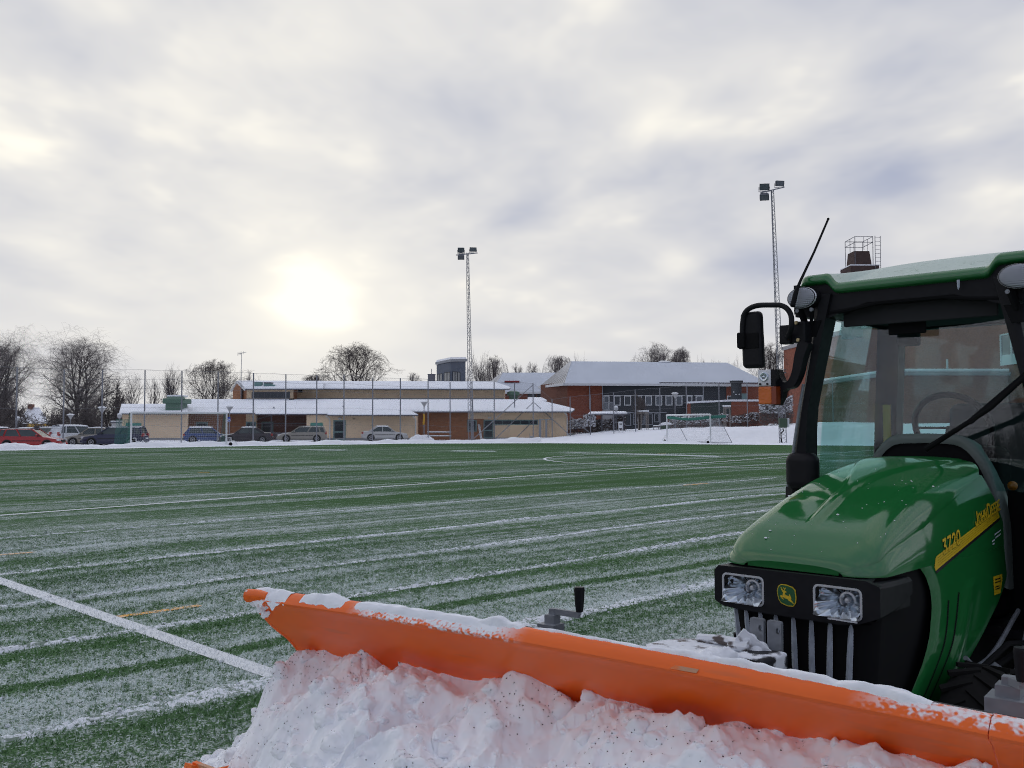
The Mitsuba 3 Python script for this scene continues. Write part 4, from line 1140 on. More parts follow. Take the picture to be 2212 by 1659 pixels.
def roof(b, corners, snow=0.10, wave=True, inset=0.10, name='roof', material='roof_sheet', snow_m='roof_snow', pitch=0.2):
    """a sloping sheet through eave-left, eave-right, ridge-right, ridge-left, with a layer of snow"""
    A, B, C, D = (np.asarray(c, float) for c in corners)
    n = max(2, int(np.linalg.norm(B - A) / (pitch / 4))) if wave else 2
    k = np.linspace(0, 1, n)[:, None]
    lo, hi = A + (B - A) * k, D + (C - D) * k
    w = np.zeros((n, 3)); w[:, 2] = 0.035 * np.sin(np.linspace(0, 1, n) * np.linalg.norm(B - A) / pitch * 2 * np.pi) if wave else 0
    nd = np.array([0, 0, -0.07])
    m = MB().grid(np.stack([lo + w, hi + w], 1)).grid(np.stack([lo + w + nd, hi + w + nd], 1), flip=True).grid(np.stack([lo + w + nd, lo + w], 1))
    key = part(b, name, m, material, False)
    if snow:
        n = max(3, int(np.linalg.norm(B - A) / 0.5)); u = np.linspace(0, 1, n)[:, None]; v = np.linspace(0, 1, 9)
        lo, hi = A + (B - A) * u, D + (C - D) * u
        up = np.array([0, 0, 1.0])
        rows = []
        for q in v:
            p = lo + (hi - lo) * (inset / max(np.linalg.norm(D - A), .1) + q * (1 - inset / max(np.linalg.norm(D - A), .1)))
            rows.append(p + up * (0.05 + snow * (0.35 if q in (0, 1) else 1) * (0.85 + 0.3 * meshkit.fbm(p * .35, 3, 5)[:, None])))
        rows.insert(0, rows[0] - up * (snow * .35 + .03))
        part(key, 'snow', MB().grid(np.stack(rows, 1)), snow_m, True)
    return key


def downpipe(b, u, v0, v1, d, material='white_trim'):
    part(b, 'downpipe', MB().tube([[X(u - 8, d), d - .6, Zv(v0, d)], [X(u - 1, d), d - .25, Zv(v0 + 6, d)], [X(u, d), d - .1, Zv(v0 + 10, d)], [X(u, d), d - .1, Zv(v1, d)]], .06, 6), material)


P3 = lambda u, v, d: np.array([X(u, d), d, Zv(v, d)])  # noqa: E731

A = thing('school_building', 'long low beige and brick school building with snow on its corrugated roofs', 'building')
wall(A, 264, 404, 893, 96, 'beige_render')
part(A, 'wall', MB().box([X(264, 96), 96.35, -.2], [X(264, 96) + .35, 106, Zv(893, 96)]), 'beige_render', False)
wall(A, 404, 531, 889, 99, 'orange_brick', label='orange brick wall section with the teal window')
wall(A, 531, 553.5, 889, 98.9, 'beige_render')
wall(A, 553.5, 592, 889, 100.6, 'brown_brick'); wall(A, 592, 662, 889, 100.6, 'brown_brick', label='dark brick wall inside the porch')
wall(A, 662, 897, 894, 96, 'beige_render', label='beige wall of the projecting middle part')
part(A, 'wall', MB().box([X(897, 96) - .35, 96.35, -.2], [X(897, 96), 99.4, Zv(894, 96)]), 'beige_render', False)
wall(A, 880, 1012, 886, 99, 'orange_brick', label='orange brick wall behind the bench')
wall(A, 1012, 1224, 886, 99, 'beige_render'); wall(A, 1012, 1046, 905, 98.97, 'orange_brick', t=.1)
part(A, 'wall', MB().box([X(1224, 99) - .35, 99.35, -.2], [X(1224, 99), 108, Zv(886, 99)]), 'beige_render', False)
for u0, u1, d in ((264, 404, 96), (662, 897, 96), (1046, 1224, 99)):
    part(A, 'plinth', MB().box([X(u0, d) - .01, d - .03, -.2], [X(u1, d) + .01, d + .1, .28]), 'concrete', False)
roof(A, [P3(257, 894, 94.8), P3(405, 894, 94.8), P3(405, 874, 101), P3(262, 874, 101)])
roof(A, [P3(401, 893.2, 96.6), P3(551, 893.2, 96.6), P3(551, 863.5, 106), P3(401, 863.5, 106)])
roof(A, [P3(551, 895.2, 95.6), P3(707, 895.2, 95.6), P3(707, 863.5, 106), P3(551, 863.5, 106)])
roof(A, [P3(707, 897.3, 94.5), P3(904, 897.3, 94.5), P3(816, 863.6, 106), P3(707, 863.6, 106)])
roof(A, [P3(868, 889.8, 97.4), P3(1236, 889.8, 97.4), P3(1152, 864, 106.2), P3(816, 864, 106.2)])
roof(A, [P3(1236, 889.8, 97.4), P3(1242, 885, 110), P3(1153, 864, 108), P3(1152, 864, 106.2)], wave=False)
part(A, 'hip_cap', MB().beam(P3(815, 863, 105.9), P3(876, 888, 96.9), .22, .12).beam(P3(781, 863.0, 105.7), P3(816, 863, 105.7), .2, .15), 'grey_trim', False)
window(A, 271.8, 913.6, 305.5, 948, 96, 'teal_wood', 2, 'teal_wood', .06, name='shutter_door', label='teal double door')
window(A, 423, 911.5, 449.5, 936, 99, 'teal_grey', 1, fw=.16)
window(A, 531.5, 911, 553, 938, 98.9, 'teal_grey', 2, fw=.12)
window(A, 565, 911, 590.5, 941, 100.6, 'teal_grey', 1, fw=.12)
window(A, 670.6, 913.4, 697.4, 927.5, 96, 'teal_wood', 1, 'teal_wood', .05, label='teal panel in the beige wall')
window(A, 720, 907.5, 747, 951.5, 96, 'teal_grey', 1, fw=.13, name='door', bar=.42, label='glazed teal double door under a small lamp')
part(A, 'door_lamp', MB(rbox([X(731, 96), 95.75, Zv(906, 96)], [X(738, 96), 96, Zv(902, 96)], .03)), 'white_trim')
part(A, 'wall_lamp', MB(rbox([X(763, 96), 95.8, Zv(906, 96)], [X(766, 96), 96, Zv(904, 96)], .02)), 'black_matt')
window(A, 1009.7, 907, 1030, 932.5, 98.97, 'teal_grey', 1, fw=.12)
window(A, 1044.5, 907, 1065.8, 946.5, 98.97, 'teal_grey', 1, fw=.10, name='door', bar=.42, label='narrow glazed teal door beside the strip window')
window(A, 1066.5, 906.8, 1162, 917.8, 99, 'teal_grey', 5, fw=.09)
part(A, 'sign_board', MB().box([X(1054, 99), 98.9, Zv(904, 99)], [X(1061, 99), 98.98, Zv(900.5, 99)]), 'white_trim', False)
part(A, 'door_frame', MB().box([X(1164, 98), 97.9, .0], [X(1169, 98), 98.1, Zv(905.5, 98)]).box([X(1178, 98), 97.9, .0], [X(1182, 98), 98.1, Zv(905.5, 98)]).box([X(1164, 98), 97.9, Zv(907, 98)], [X(1193, 98), 98.1, Zv(905.3, 98)]), 'grey_trim', False)
for q in ((406, 895, 957, 98.9), (713, 897.5, 955, 95.9), (898, 897.5, 950, 95.9), (1225, 890, 945, 98.9)):
    downpipe(A, *q)
m = MB()
for u in np.linspace(592, 622, 13):
    m.box([X(u, 98), 97.98, -.1], [X(u, 98) + .03, 98.02, Zv(936, 98)])
m.box([X(590, 98), 97.96, Zv(936, 98)], [X(624, 98), 98.04, Zv(934.6, 98)])
part(A, 'porch_railing', m, 'grey_trim', False)
part(A, 'porch_truss', MB().beam(P3(554, 906, 98), P3(589, 896, 98), .07).beam(P3(553, 915, 98.5), P3(662, 915, 98.5), .08).beam(P3(586, 895, 98), P3(586, 950, 98), .1), 'roof_sheet', False)
# upper storey
wall(A, 632, 1090, 839, 108, 'beige_render', z0=4.2)
part(A, 'flashing', MB().box([X(632, 108), 107.9, 4.2], [X(1090, 108), 108.02, Zv(860, 108)]), 'grey_trim', False)
part(A, 'wall', MB().box([X(1090, 108) - .35, 108.35, 4.2], [X(1090, 108), 116, Zv(839, 108)]), 'beige_render', False)
roof(A, [P3(690, 840.5, 107), P3(1100, 841.2, 107), P3(1059, 825, 112.5), P3(660, 824.5, 112.5)], pitch=.22)
roof(A, [P3(1100, 841.2, 107), P3(1103, 838, 118), P3(1060, 825, 113.5), P3(1059, 825, 112.5)], wave=False)
wall(A, 532, 632, 840, 106, 'beige_render', z0=4.2)
part(A, 'wall', MB().box([X(632, 106) - .3, 106.35, 4.2], [X(632, 106), 108.2, Zv(840, 106)]), 'orange_brick', False)
window(A, 543, 846.8, 625.8, 860.3, 106, 'roof_sheet', 6, fw=.06, label='strip window of the small upper block')
part(A, 'flashing', MB().box([X(532, 106), 105.9, 4.0], [X(632, 106), 106.02, Zv(861, 106)]), 'grey_trim', False)
g = np.array([P3(532, 840, 106), P3(512.5, 826, 108.6), P3(502, 843, 111)])
gb = g.copy(); gb[:, 2] = 4.0
part(A, 'gable_wall', MB().add(np.array([g[0], g[1], g[2], gb[0], gb[1], gb[2]]), [[0, 1, 4], [0, 4, 3], [1, 2, 5], [1, 5, 4]]), 'orange_brick', False, 'orange brick gable end')
part(A, 'gable_shutter', MB().beam(P3(522, 840, 107) + [0, -.12, 0], P3(522, 862, 107) + [0, -.12, 0], .5, .06), 'grey_trim', False)
roof(A, [P3(528, 841, 105), P3(698, 840.4, 105), P3(698, 824.3, 110), P3(510.5, 823.6, 109)], pitch=.22)
part(A, 'bargeboard', MB().beam(P3(528, 842, 105), P3(510.5, 825, 108.8), .12, .22).beam(P3(510.5, 825, 108.8), P3(498, 846, 112), .12, .22), 'white_trim', False)
roof(A, [P3(1140, 867.5, 112), P3(1182, 867.2, 112), P3(1168, 859.5, 117), P3(1140, 859.5, 117)], wave=False)
part(A, 'wall', MB().box([X(1140, 113), 113, 0], [X(1176, 113), 113.3, Zv(867, 113)]), 'red_brick', False)
for u0, u1, v0, v1, d, mm in ((548, 563, 825, 841, 105.9, 'vent_teal'), (568.7, 584, 826, 841, 105.9, 'vent_teal'), (584, 592, 831, 841, 105.9, 'vent_teal')):
    part(A, 'roof_vent', MB(rbox([X(u0, d), d, Zv(v1, d)], [X(u1, d), d + .9, Zv(v0, d)], .03)), mm)
part(A, 'vent_cap', MB().box([X(568.2, 105.8), 105.8, Zv(828, 105.8)], [X(584.5, 105.8), 106.9, Zv(825.4, 105.8)]), 'roof_sheet', False)
part(A, 'roof_hopper', MB().box([X(643, 106.8), 106.6, Zv(848, 106.8)], [X(651, 106.8), 107.2, Zv(842, 106.8)]).lathe([(.0, -.3), (.18, -.3), (.3, .25), (0, .25)], P3(629, 866, 105.2), [0, 0, 1], 12), 'black_matt')
V = part(A, 'ventilator', MB(rbox([X(357, 96.9), 95.9, Zv(872, 96.9)], [X(401, 96.9), 98.7, Zv(861, 96.9)], .12)).box([X(363, 96.9), 96.1, Zv(888, 96.9)], [X(394, 96.9), 98.3, Zv(871, 96.9)]).add(np.array([P3(357.5, 862, 96.0), P3(400.5, 862, 96.0), P3(400.5, 862, 98.6), P3(357.5, 862, 98.6), P3(363, 855.8, 96.5), P3(395, 855.8, 96.5), P3(395, 855.8, 98.2), P3(363, 855.8, 98.2)]), [[0, 1, 5, 4], [1, 2, 6, 5], [2, 3, 7, 6], [3, 0, 4, 7], [4, 5, 6, 7]]), 'vent_green', 30, 'large green roof ventilator with a snowy hood')
part(V, 'snow_cap', MB(rbox([X(362.5, 96.9), 96.4, Zv(857, 97.3)], [X(395.5, 96.9), 98.3, Zv(854.6, 97.3)], .08)), 'snow')
for u, v0, v1, d in ((736, 870, 884, 103), (591, 879, 889, 98.6), (741.5, 877, 887, 99), (986, 872, 880, 103)):
    part(A, 'vent_pipe', MB().tube([P3(u, v1, d), P3(u, v0, d)], .09, 8), 'grey_trim')
part(A, 'roof_flue', MB().lathe([(0, 0), (.45, 0), (.45, 1.0), (.5, 1.0), (.5, 1.1), (0, 1.1)], P3(932, 828, 113), [0, 0, 1], 14).tube([P3(932, 822, 113), P3(931.5, 797, 113)], .04), 'roof_sheet')
part(A, 'roof_fan', MB().lathe([(0, -.5), (.5, -.5), (.5, .4), (.75, .4), (.7, .8), (.3, .95), (0, .95)], P3(1109, 862, 108), [0, 0, 1], 16), 'vent_green')
AN = part(A, 'aerial_mast', MB().tube([P3(519.6, 862, 106.3), P3(519.6, 762, 106.3)], .035, 6), 'grey_trim')
m = MB().tube([P3(511, 765, 106.3), P3(530, 760.5, 106.3)], .03, 5)
for u, v in ((512, 765), (514.5, 764), (517, 763.5), (520, 763), (524, 762)):
    m.tube([P3(u, v - 3.5, 106.0), P3(u, v + 3.5, 106.6)], .016, 4)
part(AN, 'aerial', m, 'grey_trim')

# dark blue tower room on the roof behind
B = thing('roof_tower', 'dark blue clad tower room standing above the school roof left of the floodlight mast', 'tower')
t0, t1, t2, t3 = P3(942.8, 788, 127), P3(973, 782, 122), P3(1005.5, 781, 126), P3(975, 786, 131)
pts = [t0, t1, t2, t3]
m = MB()
for a, b in zip(pts, pts[1:] + pts[:1]):
    a0, b0 = a.copy(), b.copy(); a0[2] = b0[2] = 4; m.add(np.array([a, b, b0, a0]), [[0, 3, 2, 1]])
part(B, 'cladding', m, 'blue_sheet', False)
k = [p + (p - np.mean(pts, 0)) * [.10, .10, 0] for p in pts]
part(B, 'roof_slab', MB().add(np.array([p + [0, 0, .02] for p in k] + [p + [0, 0, .35] for p in k]), [[0, 1, 5, 4], [1, 2, 6, 5], [2, 3, 7, 6], [3, 0, 4, 7], [4, 5, 6, 7], [3, 2, 1, 0]]), 'grey_trim', False)
c_ = np.mean(k, 0)
part(B, 'snow', MB().add(np.array([p * .98 + c_ * .02 + [0, 0, .35] for p in k] + [p * .9 + c_ * .1 + [0, 0, .62] for p in k]), [[0, 1, 5, 4], [1, 2, 6, 5], [2, 3, 7, 6], [3, 0, 4, 7], [4, 5, 6, 7]]), 'snow', False)


def wall_pane(b, a, c, f0, f1, z0, z1, name='window', panes=2, frame='slate_panel', pm='grey_pane'):
    """window in the vertical wall from a to c, between fractions f0 and f1"""
    a, c = np.array([*a[:2], 0]), np.array([*c[:2], 0])
    t = unit(c - a); nn = np.array([t[1], -t[0], 0])
    if nn @ -a < 0: nn = -nn
    p0, p1 = a + (c - a) * f0, a + (c - a) * f1
    m, L = MB(), np.linalg.norm(p1 - p0)
    def bx(s0, s1, zz0, zz1, off, mb):
        cc = p0 + t * (s0 + s1) / 2 + nn * off + [0, 0, (zz0 + zz1) / 2]
        mb.obox(cc, [t, nn, [0, 0, 1]], [s1 - s0, .06, zz1 - zz0])
    bx(0, L, z0, z0 + .07, .03, m); bx(0, L, z1 - .07, z1, .03, m)
    for i in range(panes + 1):
        s = L * i / panes
        bx(max(0, s - .04), min(L, s + .04), z0 + .07, z1 - .07, .03, m)
    k = part(b, name, m, frame, False)
    for i in range(panes):
        q = MB(); bx(L * i / panes + .03, L * (i + 1) / panes - .03, z0 + .03, z1 - .03, -.02, q)
        part(k, 'pane', q, pm, False)
    return k


wall_pane(B, t0, t1, .05, .42, Zv(825, 124), Zv(806, 124)); wall_pane(B, t0, t1, .55, .97, Zv(825, 124), Zv(804, 123)); wall_pane(B, t1, t2, .12, .62, Zv(825, 124), Zv(803, 123.5), panes=3)

# grey roofed hall and the big brick school hall
C = thing('far_hall', 'brick hall with a blue grey roof between the beige school and the big brick hall', 'building')
part(C, 'wall', MB().box([X(1068, 143), 143, 0], [X(1230, 143), 143.4, Zv(846, 143)]), 'red_brick', False)
for u0, u1 in ((1108, 1116), (1140, 1158), (1160, 1168)):
    window(C, u0, 849, u1, 862, 143, 'slate_panel', 1, 'dark_pane')
RC = part(C, 'roof', MB().add(np.array([P3(1060, 847.5, 141), P3(1260, 847.5, 141), P3(1215, 805, 150), P3(1086, 805, 150), P3(1040, 838, 165)]), [[0, 1, 2], [0, 2, 3], [0, 3, 4]]), 'thin_snow_roof', False)
m = MB()
for q in np.linspace(0.02, .98, 9):
    a, b = P3(1060, 847.5, 141), P3(1040, 838, 165); c_, e_ = P3(1086, 805, 150), P3(1086, 805, 150)
    m.beam(a + (b - a) * q, c_ + [0, 0, 0], .12, .2)
part(RC, 'seam', m, 'metal_roof', False)
part(C, 'eave', MB().beam(P3(1060, 848.5, 141), P3(1260, 848.5, 141), .25, .3), 'white_trim', False)
part(C, 'roof_light', MB().box([X(1090, 145), 145, Zv(826, 145)], [X(1122, 145), 147, Zv(822.5, 145)]), 'red_paint', False)

D = thing('brick_school_hall', 'large red brick hall with dark panels, a window band and a big hipped snowy roof', 'building')
dl, df, dr_ = P3(1168, 838, 122), P3(1226, 832, 115), P3(1665, 834, 117)
wall(D, 1226, 1302, 829, 115, 'red_brick', z0=-.5)
for a, b, mm in ((dl, df, 'brown_brick'),):
    q = np.array([a, b, b, a]); q[2:, 2] = -.5; q[:2, 2] += .4
    part(D, 'wall', MB().add(q, [[0, 3, 2, 1]]), mm, False, 'brick end wall turned away from the pitch')
wall(D, 1302, 1570, 829, 115.15, 'slate_panel', z0=-.5, label='dark panelled front of the brick hall')
wall(D, 1570, 1700, 829, 115, 'red_brick', z0=-.5)
part(D, 'wall', MB().box([X(1700, 115), 115, -.5], [X(1700, 115) + .3, 135, Zv(829, 115)]), 'red_brick', False)
for u, v0, v1 in ((1274, 831, 884), (1301.8, 832, 884), (1520, 833, 871)):
    part(D, 'downpipe', MB().tube([P3(u, v0, 114.7), P3(u, v1, 114.7)], .07, 6), 'grey_trim')
U4 = lambda x: 1287.6 + .21446 * x  # noqa: E731
part(D, 'window_sill_band', MB().box([X(1302, 115), 115.0, Zv(854.5, 115)], [X(1519, 115), 115.1, Zv(853.4, 115)]), 'white_trim', False)
for a, b in ((180, 247), (283, 353), (390, 460), (495, 564), (598, 666), (700, 770), (803, 870), (918, 970), (1005, 1075)):
    window(D, U4(a), 854.6, U4(b), 876, 115.15, 'white_trim', 1, 'grey_pane' if (a // 3) % 2 else 'dark_pane', .10, out=.12)
window(D, U4(75), 854.6, U4(135), 886, 115.15, 'white_trim', 1, 'grey_pane', .10, name='door', out=.12)
part(D, 'steps', MB().box([X(U4(70), 114), 113.6, 0], [X(U4(170), 114), 115, Zv(886, 114)]), 'concrete', False)
m = MB()
for u in np.linspace(U4(80), U4(165), 9): m.box([X(u, 113.6), 113.58, Zv(886, 114)], [X(u, 113.6) + .05, 113.62, Zv(869, 114)])
m.box([X(U4(80), 113.6), 113.55, Zv(870, 114)], [X(U4(165), 113.6), 113.65, Zv(868.5, 114)])
part(D, 'stair_railing', m, 'grey_trim', False)
window(D, U4(1322), 855, U4(1380), 867.5, 115, 'white_trim', 1, 'dark_pane', .10, out=.12)
part(D, 'balcony', MB().box([X(U4(1440), 114.5), 114, Zv(863, 114)], [X(U4(1520), 114.5), 115, Zv(850, 114)]), 'teal_grey', False)
part(D, 'flue', MB().lathe([(0, 0), (.75, 0), (.75, .25), (.62, .25), (.62, 2.2), (.75, 2.2), (.8, 2.5), (0, 2.5)], P3(U4(1417), 868, 112), [0, 0, 1], 16).box([X(U4(1380), 112), 111.6, Zv(850.5, 112)], [X(U4(1440), 112), 112.6, Zv(848, 112)]), 'slate_panel')
part(D, 'flue_snow', MB(rbox([X(U4(1378), 112), 111.5, Zv(848, 112)], [X(U4(1442), 112), 112.7, Zv(846.2, 112)], .06)).join(rbox([X(U4(1394), 112), 111.4, Zv(853, 112)], [X(U4(1440), 112), 112.6, Zv(851.4, 112)], .06)), 'snow')
# annexe with a sloping snowy edge
q = [P3(1492, 870.5, 110), P3(1580, 866, 110), P3(1700, 866, 110)]
for a, b, mm in ((q[0], q[1], 'green_panel'), (q[1], q[2], 'red_brick')):
    w = np.array([a, b, b, a]); w[2:, 2] = -.2
    part(D, 'annexe_wall', MB().add(w, [[0, 3, 2, 1]]), mm, False, 'dark green annexe wall' if mm == 'green_panel' else None)
part(D, 'annexe_wall', MB().box(q[0] - [.35, .02, 0], [q[0][0], 110.2, -.2]), 'red_brick', False)
part(D, 'annexe_roof', MB().beam(q[0] + [-.4, -.1, .05], q[1] + [0, -.1, .05], .2, .22).beam(q[1] + [0, -.1, .05], q[2] + [0, -.1, .05], .2, .22).add(np.array([q[0] + [0, 0, .1], q[1] + [0, 0, .1], q[2] + [0, 0, .1], q[2] + [0, 5, .1], q[0] + [0, 5, .1]]), [[0, 1, 2], [0, 2, 3], [0, 3, 4]]), 'roof_snow', False)
for u0, u1, v0, v1 in ((1343, 1363, 893, 920), (1368, 1378, 893, 918), (1382, 1390, 893, 918), (1392, 1410, 893, 918), (1413, 1424, 893, 912)):
    window(D, u0, v0, u1, v1, 115.12, 'grey_trim', 1, 'dark_pane', .10, out=.1)
part(D, 'lintel', MB().box([X(1320, 115), 114.9, Zv(892, 115)], [X(1440, 115), 115.1, Zv(890, 115)]), 'grey_trim', False)
eave = [P3(1164, 836.4, 124), P3(1219, 830.2, 113.6), P3(1672, 832.6, 115), P3(1640, 826, 135)]
rl, rr_ = P3(1235, 780.3, 124), P3(1572, 783.4, 126)
RD = part(D, 'roof', MB().add(np.array([*eave, rl, rr_]), [[1, 2, 5], [1, 5, 4], [2, 3, 5], [3, 0, 4], [3, 4, 5]]), 'thin_snow_roof', False, 'hipped roof thinly covered with blue grey snow')
part(RD, 'end_slope', MB().add(np.array([eave[0], eave[1], rl]), [[0, 1, 2]]), 'metal_roof', False, 'ribbed hip end with bare metal seams')
m = MB()
for k in np.linspace(.05, .95, 12):
    lowp = eave[0] + (eave[1] - eave[0]) * k
    m.beam(lowp + [0, -.05, .05], rl + (lowp - rl) * .03 + [0, -.05, .05], .10, .16)
part(RD, 'seam', m, 'metal_roof', False)
part(RD, 'gutter', MB().beam(eave[0], eave[1], .25, .28).beam(eave[1], eave[2], .25, .28), 'white_trim', False)
m = MB().beam(P3(1425, 826.5, 114.4), P3(1660, 828, 115.4), .10, .12)
for u in np.linspace(1428, 1655, 26): m.beam(P3(u, 829, 114.4), P3(u, 826, 114.8), .07)
part(RD, 'snow_guard', m, 'roof_sheet', False)
part(RD, 'ridge_light', MB().add(np.array([P3(1422, 782, 125), P3(1452, 782, 125), P3(1440, 779, 126), P3(1428, 779, 126)]), [[0, 1, 2, 3]]), 'white_trim', False)

# tall brick building on the right, seen mostly through the cab
E_ = thing('tall_brick_building', 'tall red brick building behind the tractor cab with white windows and a chimney', 'building')
ZR, EX = 14.17, 45.9
part(E_, 'wall', MB().box([EX, 69, 0], [EX + .6, 159, ZR]).box([EX + .6, 158.4, 0], [90, 159, ZR]).box([EX + .6, 69, 0], [90, 69.6, ZR]), 'red_brick', False)
part(E_, 'coping', MB().box([EX - .2, 68.8, ZR], [EX + .9, 159.2, ZR + .6]), 'concrete', False)
part(E_, 'roof', MB().box([EX + .9, 69, ZR - .1], [90, 159, ZR + .15]), 'roof_snow', False)
for y0 in (71.1, 77.7, 84.3):
    z0 = 7.15
    m = MB()
    for a, b, c, d in ((0, 3.9, 0, .12), (0, 3.9, 2.8, 2.92), (0, .15, .12, 2.8), (3.75, 3.9, .12, 2.8), (1.88, 2.03, .12, 2.8)):
        m.box([EX - .15, y0 + a, z0 + c], [EX + .03, y0 + b, z0 + d])
    W_ = part(E_, 'window', m, 'white_trim', False)
    part(W_, 'sill_panel', MB().box([EX - .1, y0 + .15, z0 + .12], [EX + .02, y0 + 3.75, z0 + .95]), 'white_trim', False)
    part(W_, 'pane', MB().box([EX - .06, y0 + .15, z0 + .95], [EX - .02, y0 + 3.75, z0 + 2.8]), 'grey_pane', False)
CD = 123
CH = part(E_, 'chimney', MB().box([X(1843, CD), CD, ZR - 1], [X(1905, CD), CD + 3.9, Zv(573.5, CD)]), 'chimney_brick', False, 'square brick chimney rising above the cab roof')
v = [[X(u, CD), y, Zv(w, CD)] for (ua, ub, ya, yb, w) in ((1853.5, 1892, CD + .45, CD + 3.4, 572), (1855, 1889, CD + .75, CD + 3, 540)) for u, y in ((ua, ya), (ub, ya), (ub, yb), (ua, yb))]
part(CH, 'chimney_stack', MB().add(np.array(v), [[0, 1, 5, 4], [1, 2, 6, 5], [2, 3, 7, 6], [3, 0, 4, 7], [4, 5, 6, 7]]), 'chimney_brick', False)
part(CH, 'snow', MB(rbox([X(1843, CD) - .07, CD - .07, Zv(573.5, CD)], [X(1905, CD) + .07, CD + 3.9, Zv(571.3, CD)], .07)), 'snow')
m = MB()
zt = Zv(511, CD)
cs = [(X(1853, CD), CD), (X(1892, CD), CD), (X(1892, CD), CD + 3.6), (X(1853, CD), CD + 3.6)]
for (x0, y0), (x1, y1) in zip(cs, cs[1:] + cs[:1]):
    for zz in (zt, zt - .75): m.tube([[x0, y0, zz], [x1, y1, zz]], .042, 5)
    m.tube([[x0, y0, Zv(571, CD)], [x0, y0, zt]], .045, 5); m.tube([[(x0 + x1) / 2, (y0 + y1) / 2, Zv(540, CD)], [(x0 + x1) / 2, (y0 + y1) / 2, zt]], .033, 5)
part(CH, 'railing', m, 'roof_sheet')
m = MB()
for u in (1894, 1905.5): m.tube([[X(u, CD), CD - .45, ZR], [X(u, CD), CD - .45, zt]], .042, 5)
for zz in np.arange(ZR, zt, .52): m.tube([[X(1894, CD), CD - .45, zz], [X(1905.5, CD), CD - .45, zz]], .027, 4)
part(CH, 'ladder', m, 'roof_sheet')
part(E_, 'annexe_wall', MB().box([35.1, 86.6, 0], [EX - .3, 107, 6.15]), 'brown_brick', False)
part(E_, 'annexe_roof', MB().box([34.6, 86.1, 6.15], [EX - .3, 107.5, 6.45]), 'grey_trim', False)
part(E_, 'annexe_snow', MB(rbox([34.7, 86.2, 6.45], [EX - .3, 107.4, 6.75], .12)), 'snow')
part(E_, 'roof_pipe', MB().tube([[43, 93, 6.5], [43, 93, 8.1]], .1, 6), 'white_trim')

H_ = thing('yellow_house', 'small yellow house with a snowy hipped roof far left behind the parked cars', 'house')
part(H_, 'wall', MB().box([X(58, 150), 150, -.5], [X(104, 150), 154, Zv(915, 150)]), 'yellow_render', False)
e0, e1, e2, e3 = P3(38, 915.5, 152), P3(108, 915.5, 148), P3(106, 913, 158), P3(46, 913, 158)
r0, r1 = P3(60, 880, 153), P3(84, 880, 152)
part(H_, 'roof', MB().add(np.array([e0, e1, e2, e3, r0, r1]), [[0, 1, 5], [0, 5, 4], [1, 2, 5], [2, 3, 4], [2, 4, 5], [3, 0, 4]]), 'roof_snow', False)
part(H_, 'chimney', MB().box([X(59, 152), 152, Zv(884, 152)], [X(67, 152), 153, Zv(873, 152)]), 'brown_brick', False)
window(H_, 74, 920, 80, 929, 150, 'white_trim', 1, fw=.12); window(H_, 88, 920, 94, 929, 150, 'white_trim', 1, fw=.12)
S_ = thing('white_shed', 'small white shed wall just left of the beige school building', 'shed')
part(S_, 'wall', MB().box([X(241, 104), 104, -.3], [X(262, 104), 106, Zv(914, 104)]), 'white_trim', False)
part(S_, 'roof', MB().box([X(239, 103.8), 103.7, Zv(914, 104)], [X(263, 103.8), 106.2, Zv(911, 104)]), 'roof_sheet', False)
part(S_, 'snow', MB(rbox([X(239, 103.8), 103.7, Zv(911, 104)], [X(263, 103.8), 106.2, Zv(909.8, 104)], .05)), 'snow')

# ---------------------------------------------------------------- fences, masts, goals, street furniture
mat('galvanised', varied((0.19, 0.20, 0.23), (0.27, 0.28, 0.31), 2), 0.5, 0.35)
mat('wire', (0.20, 0.21, 0.23), 0.5, 0.3)
mat('dark_wire', (0.10, 0.11, 0.12), 0.6)
mat('goal_white', varied((0.66, 0.68, 0.70), (0.76, 0.77, 0.79), 3), 0.5)
mat('net_green', (0.035, 0.17, 0.135), 0.8)
mat('net_white', (0.55, 0.58, 0.62), 0.8)
mat('box_green', (0.05, 0.085, 0.055), 0.55)
mat('globe', (0.40, 0.41, 0.42), 0.35)
FENCE = [(-60, 790, 973, 6), (35, 793.5, 970, 6), (137, 798, 969, 6), (220, 799, 965, 6), (312, 799, 959.5, 6), (392, 801, 961.5, 6), (470.6, 803, 960, 6), (547, 806, 959, 6), (617, 808.5, 957, 6), (684, 811, 956, 6),
         (743, 809.5, 953.5, 6), (805, 816, 953, 6), (865, 817, 954.5, 6), (925, 819, 952.5, 6), (972.6, 825, 954, 6), (1020, 823, 952.5, 6), (1068, 825, 950, 6), (1112, 826, 949, 6), (1152, 828, 947.5, 6)]
RIGHT = [(1152, 828, 947.5, 96), (1193, 863, 945, 97), (1232, 857, 941, 97), (1275.6, 853, 938, 96.6), (1326, 848, 934, 96.2), (1373, 842, 932, 96), (1426, 838, 929, 95.8), (1483.5, 833, 927, 95.6), (1554, 827, 926, 95.3), (1615, 826, 925, 95), (1690, 824, 924, 94.6), (1800, 822, 922, 94), (1930, 820, 921, 93)]


